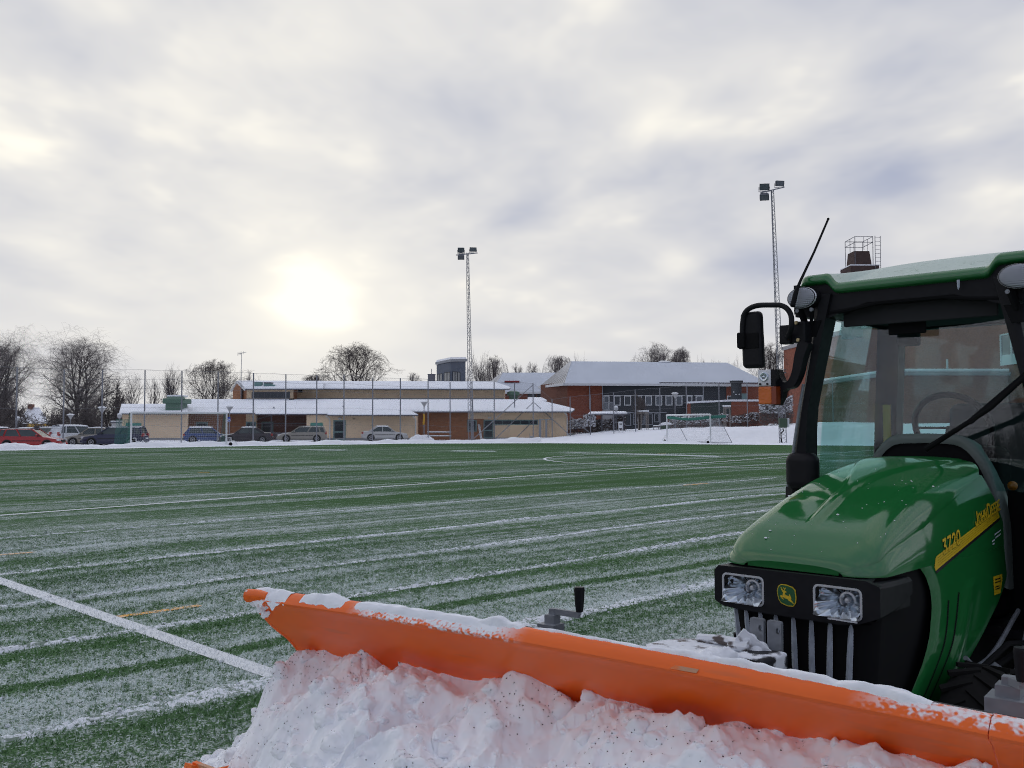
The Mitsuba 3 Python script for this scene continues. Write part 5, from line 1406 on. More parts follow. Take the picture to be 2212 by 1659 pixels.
def fence(key, posts, r, wires):
    tops, feet = [], []
    for top, foot in posts:
        g = float(ground_z(foot[0], foot[1])) - .15
        part(key, 'post', MB().tube([[foot[0], foot[1], min(g, foot[2])], top], r, 8), 'galvanised')
        tops.append(top); feet.append(foot)
    tops, feet = np.array(tops), np.array(feet)
    for k in wires:
        part(key, 'line_wire', MB().tube(feet + (tops - feet) * k, .011 if k > .99 else .008, 4, cap=False), 'wire', False)
    # chain link: straight wires running both ways up each bay
    V, I = [], 0
    for i in range(len(tops) - 1):
        a, b, c, d = feet[i], feet[i + 1], tops[i + 1], tops[i]
        W, Hh = np.linalg.norm(b - a), np.linalg.norm(d - a)
        step = .20
        for s in (1, -1):
            for o in np.arange(-Hh, W, step):
                u0, v0, u1, v1 = o, 0.0, o + Hh, Hh
                if u0 < 0: v0 -= u0; u0 = 0
                if u1 > W: v1 -= u1 - W; u1 = W
                if u1 <= u0: continue
                q = [(u0, v0), (u1, v1)] if s > 0 else [(W - u0, v0), (W - u1, v1)]
                V.append([a * (1 - x / W) * (1 - y / Hh) + b * (x / W) * (1 - y / Hh) + c * (x / W) * (y / Hh) + d * (1 - x / W) * (y / Hh) for x, y in q])
    V = np.array(V); w = .0016
    off = np.array([[0, 0, w], [w, 0, -w], [-w, 0, -w]])
    P = V[:, :, None, :] + off[None, None]
    n = len(V); base = np.arange(n)[:, None] * 6
    f = np.concatenate([np.stack([base[:, 0] + j, base[:, 0] + (j + 1) % 3, base[:, 0] + 3 + (j + 1) % 3, base[:, 0] + 3 + j], 1) for j in range(3)])
    part(key, 'netting', MB().add(P.reshape(-1, 3), f), 'wire', False, None, 'stuff')


FL = thing('ball_fence', 'tall chain link ball fence on slim posts along the parked cars and beige school', 'fence')
posts = []
for u, v0, v1, hgt in FENCE:
    d = hgt * F / (v1 - v0)
    posts.append((P3(u - .6, v0, d), P3(u, v1, d)))
fence(FL, posts, .055, (1, .875, .75, .5, .25, .02))
br = lambda a, b, d0, d1: MB().tube([P3(*a, d0), P3(*b, d1)], .04, 6)  # noqa: E731
for a, b, d0, d1 in (((1150.6, 832), (1024, 947), 99, 93), ((1151, 870), (1070, 948), 99, 96), ((1151, 910), (1113, 948), 99, 98), ((1154, 870), (1231, 940), 99, 97)):
    part(FL, 'brace', br(a, b, d0, d1), 'galvanised')
FRT = thing('snow_bank_fence', 'lower chain link fence on the snow bank in front of the brick hall', 'fence')
fence(FRT, [(P3(u - .4, v0, d), P3(u, v1, d)) for u, v0, v1, d in RIGHT], .05, (1, .5, .03))
part(FRT, 'brace', br((1234, 901), (1276, 937), 97, 96.6), 'galvanised')


def mast(key, foot, top, w0, w1, bays):
    foot, top = np.asarray(foot), np.asarray(top)
    L = np.linalg.norm(top - foot)
    k = np.linspace(0, 1, bays + 1)
    cor = [(-.5, -.29), (.5, -.29), (0, .58)]
    q = [np.array([foot + (top - foot) * t + np.array([c[0], c[1], 0]) * (w0 + (w1 - w0) * t) for t in k]) for c in cor]
    for p in q:
        part(key, 'leg', MB().tube(p, .032, 6), 'galvanised')
    m = MB()
    for i in range(bays):
        for j in range(3):
            a, b = (q[j], q[(j + 1) % 3]) if i % 2 else (q[(j + 1) % 3], q[j])
            m.tube([a[i], b[i + 1]], .016, 4, cap=False)
    part(key, 'lattice', m, 'galvanised', False)
    return q


def floodlight(key, c, w, h, tilt, yaw=0.0, under=False):
    """a flood lamp: deep housing, glass front towards the pitch"""
    fx = np.array([math.cos(yaw), math.sin(yaw), 0]); fy = np.array([-math.sin(yaw), math.cos(yaw), 0])
    ct, st = math.cos(tilt), math.sin(tilt)
    n = -fy * ct + np.array([0, 0, -st]); up = np.cross(fx, -n) * -1
    up = np.cross(n, fx) * -1 if np.cross(n, fx)[2] < 0 else np.cross(n, fx)
    c = np.asarray(c)
    P = lambda a, b, d: c + fx * a + up * b + n * d  # noqa: E731
    v = np.array([P(sx * w * s, sz * h * s, d) for s, d in ((.5, .14), (.52, .10), (.40, -.22), (.2, -.34)) for sx, sz in ((-1, -1), (1, -1), (1, 1), (-1, 1))])
    f = []
    for r in range(3):
        for i in range(4): f.append([r * 4 + i, r * 4 + (i + 1) % 4, r * 4 + 4 + (i + 1) % 4, r * 4 + 4 + i])
    f.append([12, 13, 14, 15])
    L = part(key, 'flood_lamp', MB().add(v, f), 'galvanised', False)
    part(L, 'lamp_glass', MB().add(np.array([P(sx * w * .46, sz * h * .46, .142) for sx, sz in ((-1, -1), (1, -1), (1, 1), (-1, 1))]), [[0, 1, 2, 3]]), 'grey_pane', False)
    part(L, 'yoke', MB().tube([P(-w * .56, 0, 0), P(-w * .56, -h * .75, -.02), P(w * .56, -h * .75, -.02), P(w * .56, 0, 0)] if not under else [P(-w * .3, h * .4, 0), P(-w * .2, h * .9, -.02), P(w * .2, h * .9, -.02), P(w * .3, h * .4, 0)], .03, 5), 'galvanised')


M1 = thing('floodlight_mast', 'slim lattice floodlight mast rising in front of the beige school, beside the tower room', 'floodlight mast')
d1 = 92.5
mast(M1, P3(1018, 951, d1) - [0, 0, .2], P3(1009.2, 546, d1), .52, .22, 44)
part(M1, 'cross_arm', MB().beam(P3(984, 551, d1), P3(1031, 546.5, d1), .09), 'galvanised')
floodlight(M1, P3(995, 540, d1), .62, .48, .45, .05); floodlight(M1, P3(1021, 539, d1), .66, .42, .2, .15); floodlight(M1, P3(995, 555, d1), .62, .5, .75, .05, True)
M2 = thing('floodlight_mast', 'taller looking lattice floodlight mast beside the tractor mirror with a green box on its foot', 'floodlight mast')
d2 = 80.5
mast(M2, P3(1690, 957, d2) - [0, 0, .2], P3(1674, 411, d2), .62, .22, 56)
part(M2, 'cross_arm', MB().beam(P3(1648, 417, d2), P3(1701, 404, d2), .09), 'galvanised')
floodlight(M2, P3(1657, 403.5, d2), .80, .56, .4, -.15); floodlight(M2, P3(1690, 396.5, d2), .76, .46, .2, .2); floodlight(M2, P3(1657, 425, d2), .75, .6, .8, -.3, True)
BX = part(M2, 'switch_box', MB(rbox([X(1681.5, 80), 79.6, Zv(924, 80)], [X(1697.5, 80), 80.0, Zv(903.5, 80)], .03)), 'box_green', 30, 'green switch box on the mast foot')
part(BX, 'side_box', MB(rbox([X(1699, 80), 79.7, Zv(923, 80)], [X(1703, 80), 80, Zv(903, 80)], .02)), 'white_trim')
part(BX, 'cable', MB().tube(curve([P3(1691, 926, 79.8), P3(1692, 931, 79.8), P3(1687, 937, 79.8), P3(1687.5, 950, 79.8), P3(1689, 956, 79.8)], 16), .05, 6), 'black_matt')
part(BX, 'collar', MB().box([X(1678, 80.4), 80.1, Zv(806, 80.4)], [X(1698, 80.4), 80.9, Zv(803.5, 80.4)]).box([X(1678, 80.4), 80.1, Zv(800, 80.4)], [X(1698, 80.4), 80.9, Zv(798.5, 80.4)]), 'dark_wire', False)


def net(quads, step, r, mb):
    for a, b, c, d in quads:
        a, b, c, d = (np.asarray(q, float) for q in (a, b, c, d))
        nu = max(1, int(max(np.linalg.norm(b - a), np.linalg.norm(c - d)) / step)); nv = max(1, int(max(np.linalg.norm(d - a), np.linalg.norm(c - b)) / step))
        for i in range(nu + 1):
            k = i / nu; mb.tube([a + (b - a) * k, d + (c - d) * k], r, 3, cap=False)
        for i in range(nv + 1):
            k = i / nv; mb.tube([a + (d - a) * k, b + (c - b) * k], r, 3, cap=False)
    return mb


def goal(key, L, R_, hgt, depth, dense=None, step=.16):
    L, R_ = np.asarray(L, float), np.asarray(R_, float)
    t = unit(R_ - L); back = np.array([-t[1], t[0], 0])
    if back[1] < 0: back = -back
    up = np.array([0, 0, hgt])
    for p in (L, R_):
        part(key, 'post', MB().tube([p - [0, 0, .05], p + up], .065, 10), 'goal_white')
    part(key, 'crossbar', MB().tube([L + up - t * .06, R_ + up + t * .06], .065, 10), 'goal_white')
    part(key, 'bar_snow', MB().tube([L + up + [0, 0, .055], R_ + up + [0, 0, .055]], .045, 8), 'snow')
    for p in (L, R_):
        part(key, 'back_stay', MB().tube([p + up + back * .05, p + up + back * .75, p + back * depth + [0, 0, .06]], .024, 6), 'dark_wire')
        part(key, 'ground_bar', MB().tube([p + back * .05 + [0, 0, .07], p + back * depth + [0, 0, .06]], .035, 6), 'galvanised')
        f = part(key, 'wheel_frame', MB().tube(curve([p + t * .12 + [0, 0, .62], p + t * .34 + [0, 0, .62], p + t * .36 + [0, 0, .40], p + t * .62 + [0, 0, .36], p + t * .85 + [0, 0, .06]], 16), .028, 6), 'goal_white')
        part(f, 'wheel', MB().lathe([(0, -.05), (.12, -.05), (.14, 0), (.12, .05), (0, .05)], p + t * .3 - back * .05 + [0, 0, .13], back, 14), 'black_matt')
    part(key, 'ground_bar', MB().tube([L + back * depth + [0, 0, .06], R_ + back * depth + [0, 0, .06]], .035, 6), 'galvanised')
    b0, b1 = L + back * depth, R_ + back * depth
    tl, tr = L + up + back * .75, R_ + up + back * .75
    part(key, 'net', net([(b0, b1, tr, tl), (L + up, R_ + up, tr, tl)], step, .004, MB()), 'net_white', False, None, 'stuff')
    part(key, 'side_net', net([(L, b0, tl, L + up), (R_, b1, tr, R_ + up)], step * .8, .004, MB()), 'net_green' if dense else 'net_white', False, None, 'stuff')
    return t, back, up


G1 = thing('football_goal', 'large white football goal with a green side net in front of the beige school', 'goal')
gl, gr = P3(283.4, 967, 68), P3(489.5, 963.5, 71.6); gl[2] = gr[2] = 0.02
t, back, up = goal(G1, gl, gr, 2.46, 1.9, True)
side = np.array([gl - t * .15, gl + back * 1.5 - t * .9, gl + back * 1.5 - t * .75 + up * .82, gl + up * .80])
part(G1, 'gathered_net', net([side], .075, .0065, MB()), 'net_green', False, 'side net gathered into a dense green bunch', 'stuff')
part(G1, 'net_roll', MB().tube(curve([gl - t * .2 + [0, 0, .1], gl + t * 1.2 + back * .2 + [0, 0, .12], gl + t * 2.4 + back * .3 + [0, 0, .06]], 12), .09, 6), 'net_green')
m = MB()
for s in (.8, 4.8):
    c = gl + t * s + [0, 0, .0]
    m.tube([c - t * .35, c + [0, 0, .45], c + t * .35], .05, 6)
part(G1, 'wheel_guard', m, 'goal_white')
G2 = thing('football_goal', 'white football goal at the foot of the snow bank in front of the brick hall', 'goal')
gl, gr = P3(1440.5, 956, 86.0), P3(1534.5, 960.3, 79.8); gl[2], gr[2] = 0.02, 0.0
t, back, up = goal(G2, gr, gl, 2.46, 2.2)
part(G2, 'rolled_net', MB().tube(curve([gl + up + back * .1 + [0, 0, -.2], (gl + gr) / 2 + up + back * .15 + [0, 0, -.34], gr + up + back * .1 + [0, 0, -.2], gr + up + back * 1.5 + [0, 0, -.12]], 24), .13, 7), 'net_green')
m = MB(); rng = np.random.default_rng(4)
for i in range(60):
    k = rng.random(); m.ball(gl + (gr - gl) * k + up + back * .1 + [0, 0, -.2 + rng.normal(0, .05)], rng.uniform(.03, .08), 0)
part(G2, 'net_snow', m, 'snow')


def street_lamp(u, v0, v1, d, kind, label, group=None):
    k = thing('street_lamp', label, 'street lamp', group)
    top, foot = P3(u, v0, d), P3(u, v1, d)
    part(k, 'pole', MB().tube([foot - [0, 0, .6], foot + (top - foot) * .5, top], [.06, .05, .04], 8), 'galvanised')
    if kind == 'bowl':
        part(k, 'lamp_bowl', MB().lathe([(.06, -.1), (.10, .0), (.30, .32), (.36, .38), (.10, .36)], top, [0, 0, 1], 18), 'globe')
        part(k, 'lamp_cap', MB().lathe([(.40, .38), (.36, .43), (.2, .50), (0, .51)], top, [0, 0, 1], 18), 'snow')
    else:
        part(k, 'globe', MB().ball(top + [0, 0, .22], .24, 2), 'globe', True)
        part(k, 'collar', MB().lathe([(.05, -.15), (.12, .0), (.1, .06)], top, [0, 0, 1], 12), 'galvanised')
        part(k, 'snow_cap', MB().lathe([(.22, .34), (.16, .46), (0, .52)], top, [0, 0, 1], 12), 'snow')


street_lamp(495.5, 887, 959, 92, 'bowl', 'bowl topped street lamp between the goal post and the dark sedan')
street_lamp(916, 877, 950, 95, 'bowl', 'bowl topped street lamp beside the long bench')
street_lamp(220, 890, 962, 86, 'bowl', 'bowl topped street lamp above the dark blue estate car')
street_lamp(1458.5, 858, 928, 99, 'bowl', 'tall bowl topped street lamp in front of the dark window band')
street_lamp(1331, 887, 936, 100, 'globe', 'short globe lamp beside the white litter bin')
street_lamp(258, 903, 958, 92, 'globe', 'globe lamp at the left corner of the beige school building')
street_lamp(38, 910, 955, 96, 'globe', 'globe lamp above the red estate car')
street_lamp(152, 904, 955, 100, 'bowl', 'bowl lamp among the dark bushes behind the snowy off-road car')
k = thing('parking_sign', 'blue parking sign on a thin post beside the right goal post', 'sign')
part(k, 'pole', MB().tube([P3(495, 957, 91), P3(495, 899, 91)], .03, 6), 'galvanised')
part(k, 'sign_plate', MB().box([X(492, 91), 90.9, Zv(911, 91)], [X(498, 91), 90.93, Zv(901, 91)]), 'sign_blue', False)
part(k, 'symbol', MB().tube([P3(494.6, 903, 90.88), P3(494.6, 906.5, 90.88), P3(496.2, 907, 90.88), P3(496.8, 909, 90.88)], .022, 4).lathe([(.10, 0), (.13, 0), (.13, -.01)], P3(495, 908, 90.885), [0, 1, 0], 14), 'white_print', False)
k = thing('banner', 'yellow banner hanging on the lamp post by the long bench', 'banner')
part(k, 'cloth', MB().grid(np.array([[P3(913.5 + .5 * math.sin(q * 5), 894 + 23 * q, 94.8), P3(917.5 + .6 * math.sin(q * 4), 894 + 23 * q, 94.85)] for q in np.linspace(0, 1, 8)])), 'sign_yellow', True)
part(k, 'hook', MB().tube([P3(916, 893, 94.9), P3(916, 896, 94.8)], .02, 4), 'galvanised')
BN = thing('team_bench', 'long white slatted team bench in front of the orange brick wall', 'bench')
for v in (934.2, 942.3):
    a, b = P3(923, v, 95), P3(974.5, v + .3, 95)
    part(BN, 'slat', MB().beam(a, b, .22, .10), 'wood_grey'); part(BN, 'snow', MB().beam(a + [0, 0, .08], b + [0, 0, .08], .24, .07), 'snow')
for u in (926, 972):
    part(BN, 'leg', MB().beam(P3(u, 936, 95.2), P3(u, 952, 95.2), .08), 'galvanised')
LB = thing('litter_bin', 'white litter bin on a post frame near the globe lamp', 'litter bin')
part(LB, 'bin_body', MB(rbox([X(1336, 96.5), 96.3, Zv(925, 96.5)], [X(1345, 96.5), 96.7, Zv(912.5, 96.5)], .04)), 'goal_white')
part(LB, 'opening', MB().box([X(1337.6, 96.5), 96.28, Zv(917.2, 96.5)], [X(1343.4, 96.5), 96.3, Zv(915, 96.5)]), 'black_matt', False)
for u in (1337, 1344.2): part(LB, 'leg', MB().beam(P3(u, 924, 96.5), P3(u, 937, 96.5), .06), 'goal_white')
part(LB, 'snow', MB(rbox([X(1336, 96.5), 96.3, Zv(912.5, 96.5)], [X(1345, 96.5), 96.7, Zv(910.8, 96.5)], .04)), 'snow')
SB = thing('grit_box', 'green grit box with a thick cap of snow on the snow bank', 'grit box')
x0, x1, d = X(1427, 96), X(1447, 96), 96
v = [[x0 + .1, d, Zv(930, d)], [x1 - .1, d, Zv(930, d)], [x1 - .1, d + .7, Zv(930, d)], [x0 + .1, d + .7, Zv(930, d)], [x0, d - .1, Zv(919, d)], [x1, d - .1, Zv(919, d)], [x1, d + .8, Zv(919, d)], [x0, d + .8, Zv(919, d)]]
part(SB, 'box', MB().add(np.array(v), [[0, 1, 5, 4], [1, 2, 6, 5], [2, 3, 7, 6], [3, 0, 4, 7]]), 'box_green', False)
u_, v_ = np.meshgrid(np.linspace(0, 1, 14), np.linspace(0, 1, 8), indexing='ij')
part(SB, 'snow', MB().grid(np.stack([x0 - .15 + (x1 - x0 + .4) * u_, d - .2 + 1.1 * v_, Zv(919.5, d) + .30 * np.sqrt(np.clip(np.sin(u_ * np.pi) * np.sin(v_ * np.pi), 0, 1)) + .14 * u_], -1)), 'snow', True)
BK = thing('snowy_bench', 'small grey bench with snow on it left of the green grit box', 'bench')
part(BK, 'seat', MB().beam(P3(1411, 920.5, 96.5), P3(1424, 920.5, 96.5), .3, .08), 'wood_grey')
part(BK, 'snow', MB(rbox(P3(1411, 920.3, 96.4) - [0, .15, 0], P3(1424, 918.2, 96.4) + [0, .2, 0], .04)), 'snow')
for u in (1412, 1422.5): part(BK, 'leg', MB().beam(P3(u, 921, 96.5), P3(u, 932, 96.5), .07), 'galvanised')
for nm, us, v0, v1, d in (('wooden post frame round a young tree in front of the low windows', (1379, 1385, 1396, 1400), 889, 931, 98), ('snow topped wooden post frame right of the goal in front of the green annexe', (1564, 1568, 1577), 878, 926, 98)):
    k = thing('tree_guard', nm, 'tree guard')
    for u in us: part(k, 'stake', MB().beam(P3(u, v0, d), P3(u, v1, d), .09), 'wood_grey')
    part(k, 'rail', MB().beam(P3(us[0] - 1, v0 + 3, d - .1), P3(us[-1] + 1, v0 + 3, d - .1), .05, .12), 'wood_grey')
    part(k, 'snow', MB(rbox(P3(us[0] - 2, v0 + .5, d - .2), P3(us[-1] + 2, v0 - 3, d) + [0, .2, 0], .08)), 'snow')
SH = thing('bike_shelter', 'flat roofed shelter with a thick sheet of snow among the hedges left of the bin', 'shelter')
part(SH, 'roof', MB().box([X(1270, 100), 99, Zv(896.5, 100)], [X(1352, 100), 103, Zv(894, 100)]), 'roof_sheet', False)
part(SH, 'snow', MB().add(np.array([P3(1270, 895, 99), P3(1355, 893.5, 99), P3(1350, 889.5, 103), P3(1276, 891, 103), P3(1270, 893, 99), P3(1355, 891, 99), P3(1350, 888, 103), P3(1276, 889, 103)]), [[0, 1, 5, 4], [1, 2, 6, 5], [2, 3, 7, 6], [3, 0, 4, 7], [4, 5, 6, 7]]), 'roof_snow', False)
for u in (1276, 1300, 1325, 1347): part(SH, 'post', MB().beam(P3(u, 895, 100), P3(u, 938, 100), .12), 'roof_sheet')
PK = thing('planks', 'two pale planks leaning against the brick wall left of the narrow door', 'planks')
for a, b in (((1035.8, 917), (1041, 948)), ((1033, 916), (1038.5, 948))): part(PK, 'plank', MB().beam(P3(*a, 98.6), P3(*b, 97.8), .10, .03), 'white_trim')
GT = thing('gate_post', 'short grey post with a round base on the snow in front of the beige wall', 'post')
part(GT, 'pole', MB().tube([P3(1144.6, 936, 94), P3(1144.6, 949, 94)], .03, 6), 'galvanised')
part(GT, 'base', MB().ball(P3(1148, 945.5, 94), .2, 1), 'concrete')
m = MB()
a, b = np.meshgrid(np.linspace(-1, 1, 40), np.linspace(-1, 1, 30), indexing='ij')
PP = np.stack([a * 1.35, b * 1.0, 0 * a], -1)
z = .72 * np.clip(1 - (a ** 2 + b ** 2), 0, 1) ** .7 * (1 + .0 * a) + (meshkit.fbm(PP * 2.4, 4, 3) - .5) * .35 * np.clip(1.1 - a ** 2 - b ** 2, 0, 1)
c = P3(911, 950, 92)
whole('snow_pile', MB().grid(np.stack([c[0] + a * 1.35, c[1] + b, float(ground_z(c[0], c[1])) - .1 + z], -1)), 'snow', 'heap of cleared snow in front of the beige wall left of the long bench', 'snow', smooth=True)

# ---------------------------------------------------------------- parked cars
PAINT = {'red': (0.30, 0.012, 0.014), 'white': (0.55, 0.57, 0.60), 'silver_beige': (0.23, 0.215, 0.185), 'navy': (0.012, 0.014, 0.045), 'blue': (0.014, 0.045, 0.17), 'plum': (0.018, 0.012, 0.018), 'champagne': (0.22, 0.20, 0.165), 'silver': (0.42, 0.42, 0.41), 'dark': (0.03, 0.032, 0.036), 'grey': (0.16, 0.165, 0.175)}
for k_, c in PAINT.items():
    def dusted(p, n, uv, c=c):
        return mix(c, (0.62, 0.65, 0.70), smoothstep(0.80, 0.97, dr.abs(n.z)) * smoothstep(0.30, 0.55, fbm(p.x * 3, p.y * 3, p.z * 3, 3)) * 0.8)
    mat('paint_' + k_, proc(dusted), 0.25, coat=0.6)
mat('car_glass', varied((0.012, 0.02, 0.022), (0.05, 0.07, 0.07), 1.5), 0.06, spec=0.7)
mat('frosted_glass', varied((0.30, 0.33, 0.36), (0.66, 0.69, 0.73), 2.5), 0.5)
mat('tail_red', (0.30, 0.012, 0.01), 0.25, coat=0.6)
mat('car_trim', (0.02, 0.02, 0.022), 0.6)
mat('alloy', (0.40, 0.41, 0.43), 0.35, 0.6)


def car(label, paint, L, W, H, kind, pos, head, snow=(0, 0), plate=True, rails=False):
    """kind: estate, saloon, hatch; head: direction of the bonnet in degrees; snow: (roof, glass)"""
    key = thing('parked_car', label, 'car', 'cars parked beyond the ball fence')
    M = np.eye(4); h = math.radians(head)
    M[:3, 0] = [math.cos(h), math.sin(h), 0]; M[:3, 1] = [-math.sin(h), math.cos(h), 0]; M[:3, 3] = pos
    cp = lambda n, m, mt, sm=30, parent=key, lab=None: part(parent, n, m, mt, sm, lab, None, M)  # noqa: E731
    hoodz, belt, sill = .50 * H, .635 * H, .15 * H
    rear = {'estate': .64, 'hatch': .63, 'saloon': .645}[kind] * H
    xs = np.array([-.5, -.49, -.465, -.42, -.36, -.28, -.2, -.1, 0, .1, .17, .22, .28, .34, .40, .44, .47, .49, .5]) * L
    top = np.interp(xs / L, [-.5, -.47, -.42, -.28, .10, .20, .24, .36, .44, .48, .5], [rear * .80, rear * .97, rear, belt, belt * .985, belt * .97, belt * .93, hoodz * 1.08, hoodz * .98, hoodz * .86, hoodz * .72])
    bot = np.interp(xs / L, [-.5, -.46, -.42, .42, .47, .5], [sill * 1.5, sill * 1.1, sill * .9, sill * .9, sill * 1.0, sill * 1.4])
    wid = W / 2 * np.interp(xs / L, [-.5, -.47, -.40, .34, .44, .48, .5], [.80, .92, 1, 1, .93, .82, .68])
    rows = []
    for x, t, b, w in zip(xs, top, bot, wid):
        prof = [(-.86 * w, b), (-.97 * w, b + .06), (-w, b + .35 * (t - b)), (-.985 * w, b + .62 * (t - b)), (-.95 * w, t - .05), (-.88 * w, t - .008), (-.45 * w, t + .018), (0, t + .025)]
        prof = prof + [(-p[0], p[1]) for p in prof[-2::-1]]
        rows.append([(x, p[0], p[1]) for p in prof])
    rows = np.array(rows)
    m = MB().grid(rows)
    for k, fl in ((0, 1), (-1, 0)):
        c = rows[k].mean(0); q = np.vstack([rows[k], [c]]); n = len(rows[k])
        m.add(q, [[i, i + 1, n] if fl else [i + 1, i, n] for i in range(n - 1)])
    cp('body', m, 'paint_' + paint, 40)
    cp('underbody', MB().box([-.42 * L, -.42 * W, .16], [.42 * L, .42 * W, sill * 1.2]), 'car_trim', False)
    # greenhouse: base and roof outlines
    g = {'estate': (-.475, -.43, .06, .235), 'hatch': (-.47, -.36, .08, .25), 'saloon': (-.33, -.17, .07, .235)}[kind]
    xb0, xt0, xt1, xb1 = (q * L for q in g)
    wb, wt = .445 * W, .355 * W
    zr = H - .03
    bz = lambda x: float(np.interp(x, xs, top)) - .01  # noqa: E731
    B0, B1, T0, T1 = [xb0, bz(xb0)], [xb1, bz(xb1)], [xt0, zr - .03], [xt1, zr - .02]
    m = MB()
    v = np.array([[xb0, -wb, B0[1]], [xb1, -wb, B1[1]], [xt1, -wt, T1[1]], [xt0, -wt, T0[1]], [xb0, wb, B0[1]], [xb1, wb, B1[1]], [xt1, wt, T1[1]], [xt0, wt, T0[1]]])
    G = cp('cabin_glass', MB().add(v, [[0, 1, 2, 3], [5, 4, 7, 6], [1, 5, 6, 2], [4, 0, 3, 7]]), 'car_glass', False)
    r = []
    for k in np.linspace(0, 1, 9):
        x = xt0 - .10 + (xt1 + .08 - xt0 + .10) * k
        z = zr - .05 + .055 * math.sin(max(0.02, min(1, k * .92 + .06)) * math.pi) ** .5
        r.append([[x, -wt - .03, z - .06], [x, -wt, z - .02], [x, -wt * .6, z + .01], [x, 0, z + .02], [x, wt * .6, z + .01], [x, wt, z - .02], [x, wt + .03, z - .06]])
    RF = cp('roof', MB().grid(np.array(r)), 'paint_' + paint, 40)
    m = MB()
    for s in (-1, 1):
        a = lambda x, z, w: np.array([x, s * w, z])  # noqa: E731
        m.beam(a(xb1, B1[1], wb + .01), a(xt1, T1[1], wt + .01), .07)
        m.beam(a(xb0, B0[1], wb + .01), a(xt0, T0[1], wt + .01), .12 if kind != 'saloon' else .16)
        for fr in (.52, .16) if kind == 'estate' else ((.52,) if kind == 'hatch' else (.50,)):
            xbq, xtq = xb0 + (xb1 - xb0) * fr, xt0 + (xt1 - xt0) * (fr * .9 + .05)
            m.beam(a(xbq, bz(xbq), wb + .008), a(xtq, zr - .03, wt + .008), .075)
        if kind == 'hatch':
            q = np.array([a(xb0, B0[1], wb + .012), a(xb0 + .34, bz(xb0 + .34), wb + .012), a(xt0 + .10, zr - .05, wt + .012), a(xt0, zr - .04, wt + .012)]); m.add(q, [[0, 1, 2, 3]])
    cp('pillars', m, 'paint_' + paint, False)
    if snow[0]:
        cp('snow', MB().grid(np.array(r) * [1, .97, 1] + [0, 0, .012 + .05 * snow[0]]).grid(np.array([[q[0], q[1]] for q in np.array(r) + [0, 0, .02]])), 'snow', True, RF)
    if snow[1]:
        cp('frost', MB().add(np.array([[xb1 + .015, -wb * .93, B1[1] + .03], [xb1 + .015, wb * .93, B1[1] + .03], [xt1 + .03, wt * .9, T1[1] - .03], [xt1 + .03, -wt * .9, T1[1] - .03]]), [[0, 1, 2, 3]]), 'frosted_glass', False, G)
        if snow[1] > 1:
            cp('frost', MB().add(np.array([[xb0 - .015, -wb * .93, B0[1] + .03], [xb0 - .015, wb * .93, B0[1] + .03], [xt0 - .03, wt * .9, T0[1] - .03], [xt0 - .03, -wt * .9, T0[1] - .03]]), [[0, 3, 2, 1]]), 'frosted_glass', False, G)
    if rails:
        cp('roof_rail', MB().tube([[xt0, -wt * .95, zr + .05], [xt1 - .2, -wt * .95, zr + .05]], .02, 5).tube([[xt0, wt * .95, zr + .05], [xt1 - .2, wt * .95, zr + .05]], .02, 5), 'car_trim', parent=RF)
    for x in (-.30 * L, .315 * L):
        for s in (-1, 1):
            cp('wheel_arch', MB().lathe([(0, .0), (.37, 0), (.37, .01)], [x, s * (W / 2 - .001), .32], [0, s, 0], 20), 'car_trim', False)
            wk = cp('wheel', MB().lathe([(.17, -.08), (.29, -.10), (.315, -.06), (.315, .06), (.29, .09), (.19, .09)], [x, s * (W / 2 - .06), .315], [0, 1, 0], 20), 'tyre')
            rim = MB().lathe([(0, .0), (.06, .01), (.06, -.01)], [x, s * (W / 2 + .024), .315], [0, s, 0], 10).lathe([(.165, .0), (.205, .01), (.205, -.02)], [x, s * (W / 2 + .022), .315], [0, s, 0], 20)
            for a_ in np.arange(5) * 2 * np.pi / 5:
                rim.beam([x, s * (W / 2 + .02), .315], [x + .19 * math.cos(a_), s * (W / 2 + .02), .315 + .19 * math.sin(a_)], .06, .02)
            cp('rim', rim, 'alloy', False, wk)
    for s in (-1, 1):
        cp('headlight', MB(rbox([.452 * L, s * .22 * W, hoodz * .80], [.492 * L, s * .42 * W, hoodz * .98], .02)), 'lamp_grey')
        z0, z1 = (rear * .72, rear * .92) if kind != 'estate' else (rear * .78, rear * 1.05)
        cp('tail_light', MB(rbox([-.502 * L, s * .30 * W, z0], [-.462 * L, s * .455 * W, z1], .02)), 'tail_red')
        cp('wing_mirror', MB(rbox([xb1 - .42, s * (W / 2 - .04), belt], [xb1 - .30, s * (W / 2 + .13), belt + .12], .03)), 'car_trim' if paint in ('navy', 'plum', 'blue') else 'paint_' + paint)
        cp('side_strip', MB().box([-.22 * L, s * (W / 2 - .01), .43 * H * .9], [.22 * L, s * (W / 2 + .012), .43 * H * .9 + .05]), 'car_trim', False)
    cp('grille', MB(rbox([.47 * L, -.2 * W, hoodz * .62], [.502 * L, .2 * W, hoodz * .92], .02)), 'car_trim')
    cp('bumper', MB(rbox([.455 * L, -.40 * W, sill * 1.2], [.51 * L, .40 * W, sill * 2.1], .04)).join(rbox([-.51 * L, -.42 * W, sill * 1.4], [-.46 * L, .42 * W, sill * 2.4], .04)), 'paint_' + paint if kind != 'hatch' else 'car_trim')
    if plate:
        cp('number_plate', MB().box([-.515 * L, -.26, sill * 2.4], [-.50 * L, .26, sill * 2.4 + .11]).box([.505 * L, -.26, sill * 1.5], [.517 * L, .26, sill * 1.5 + .11]), 'white_trim', False)
    return key


def at_u(u, d, z=-.03): return [X(u, d), d, z]


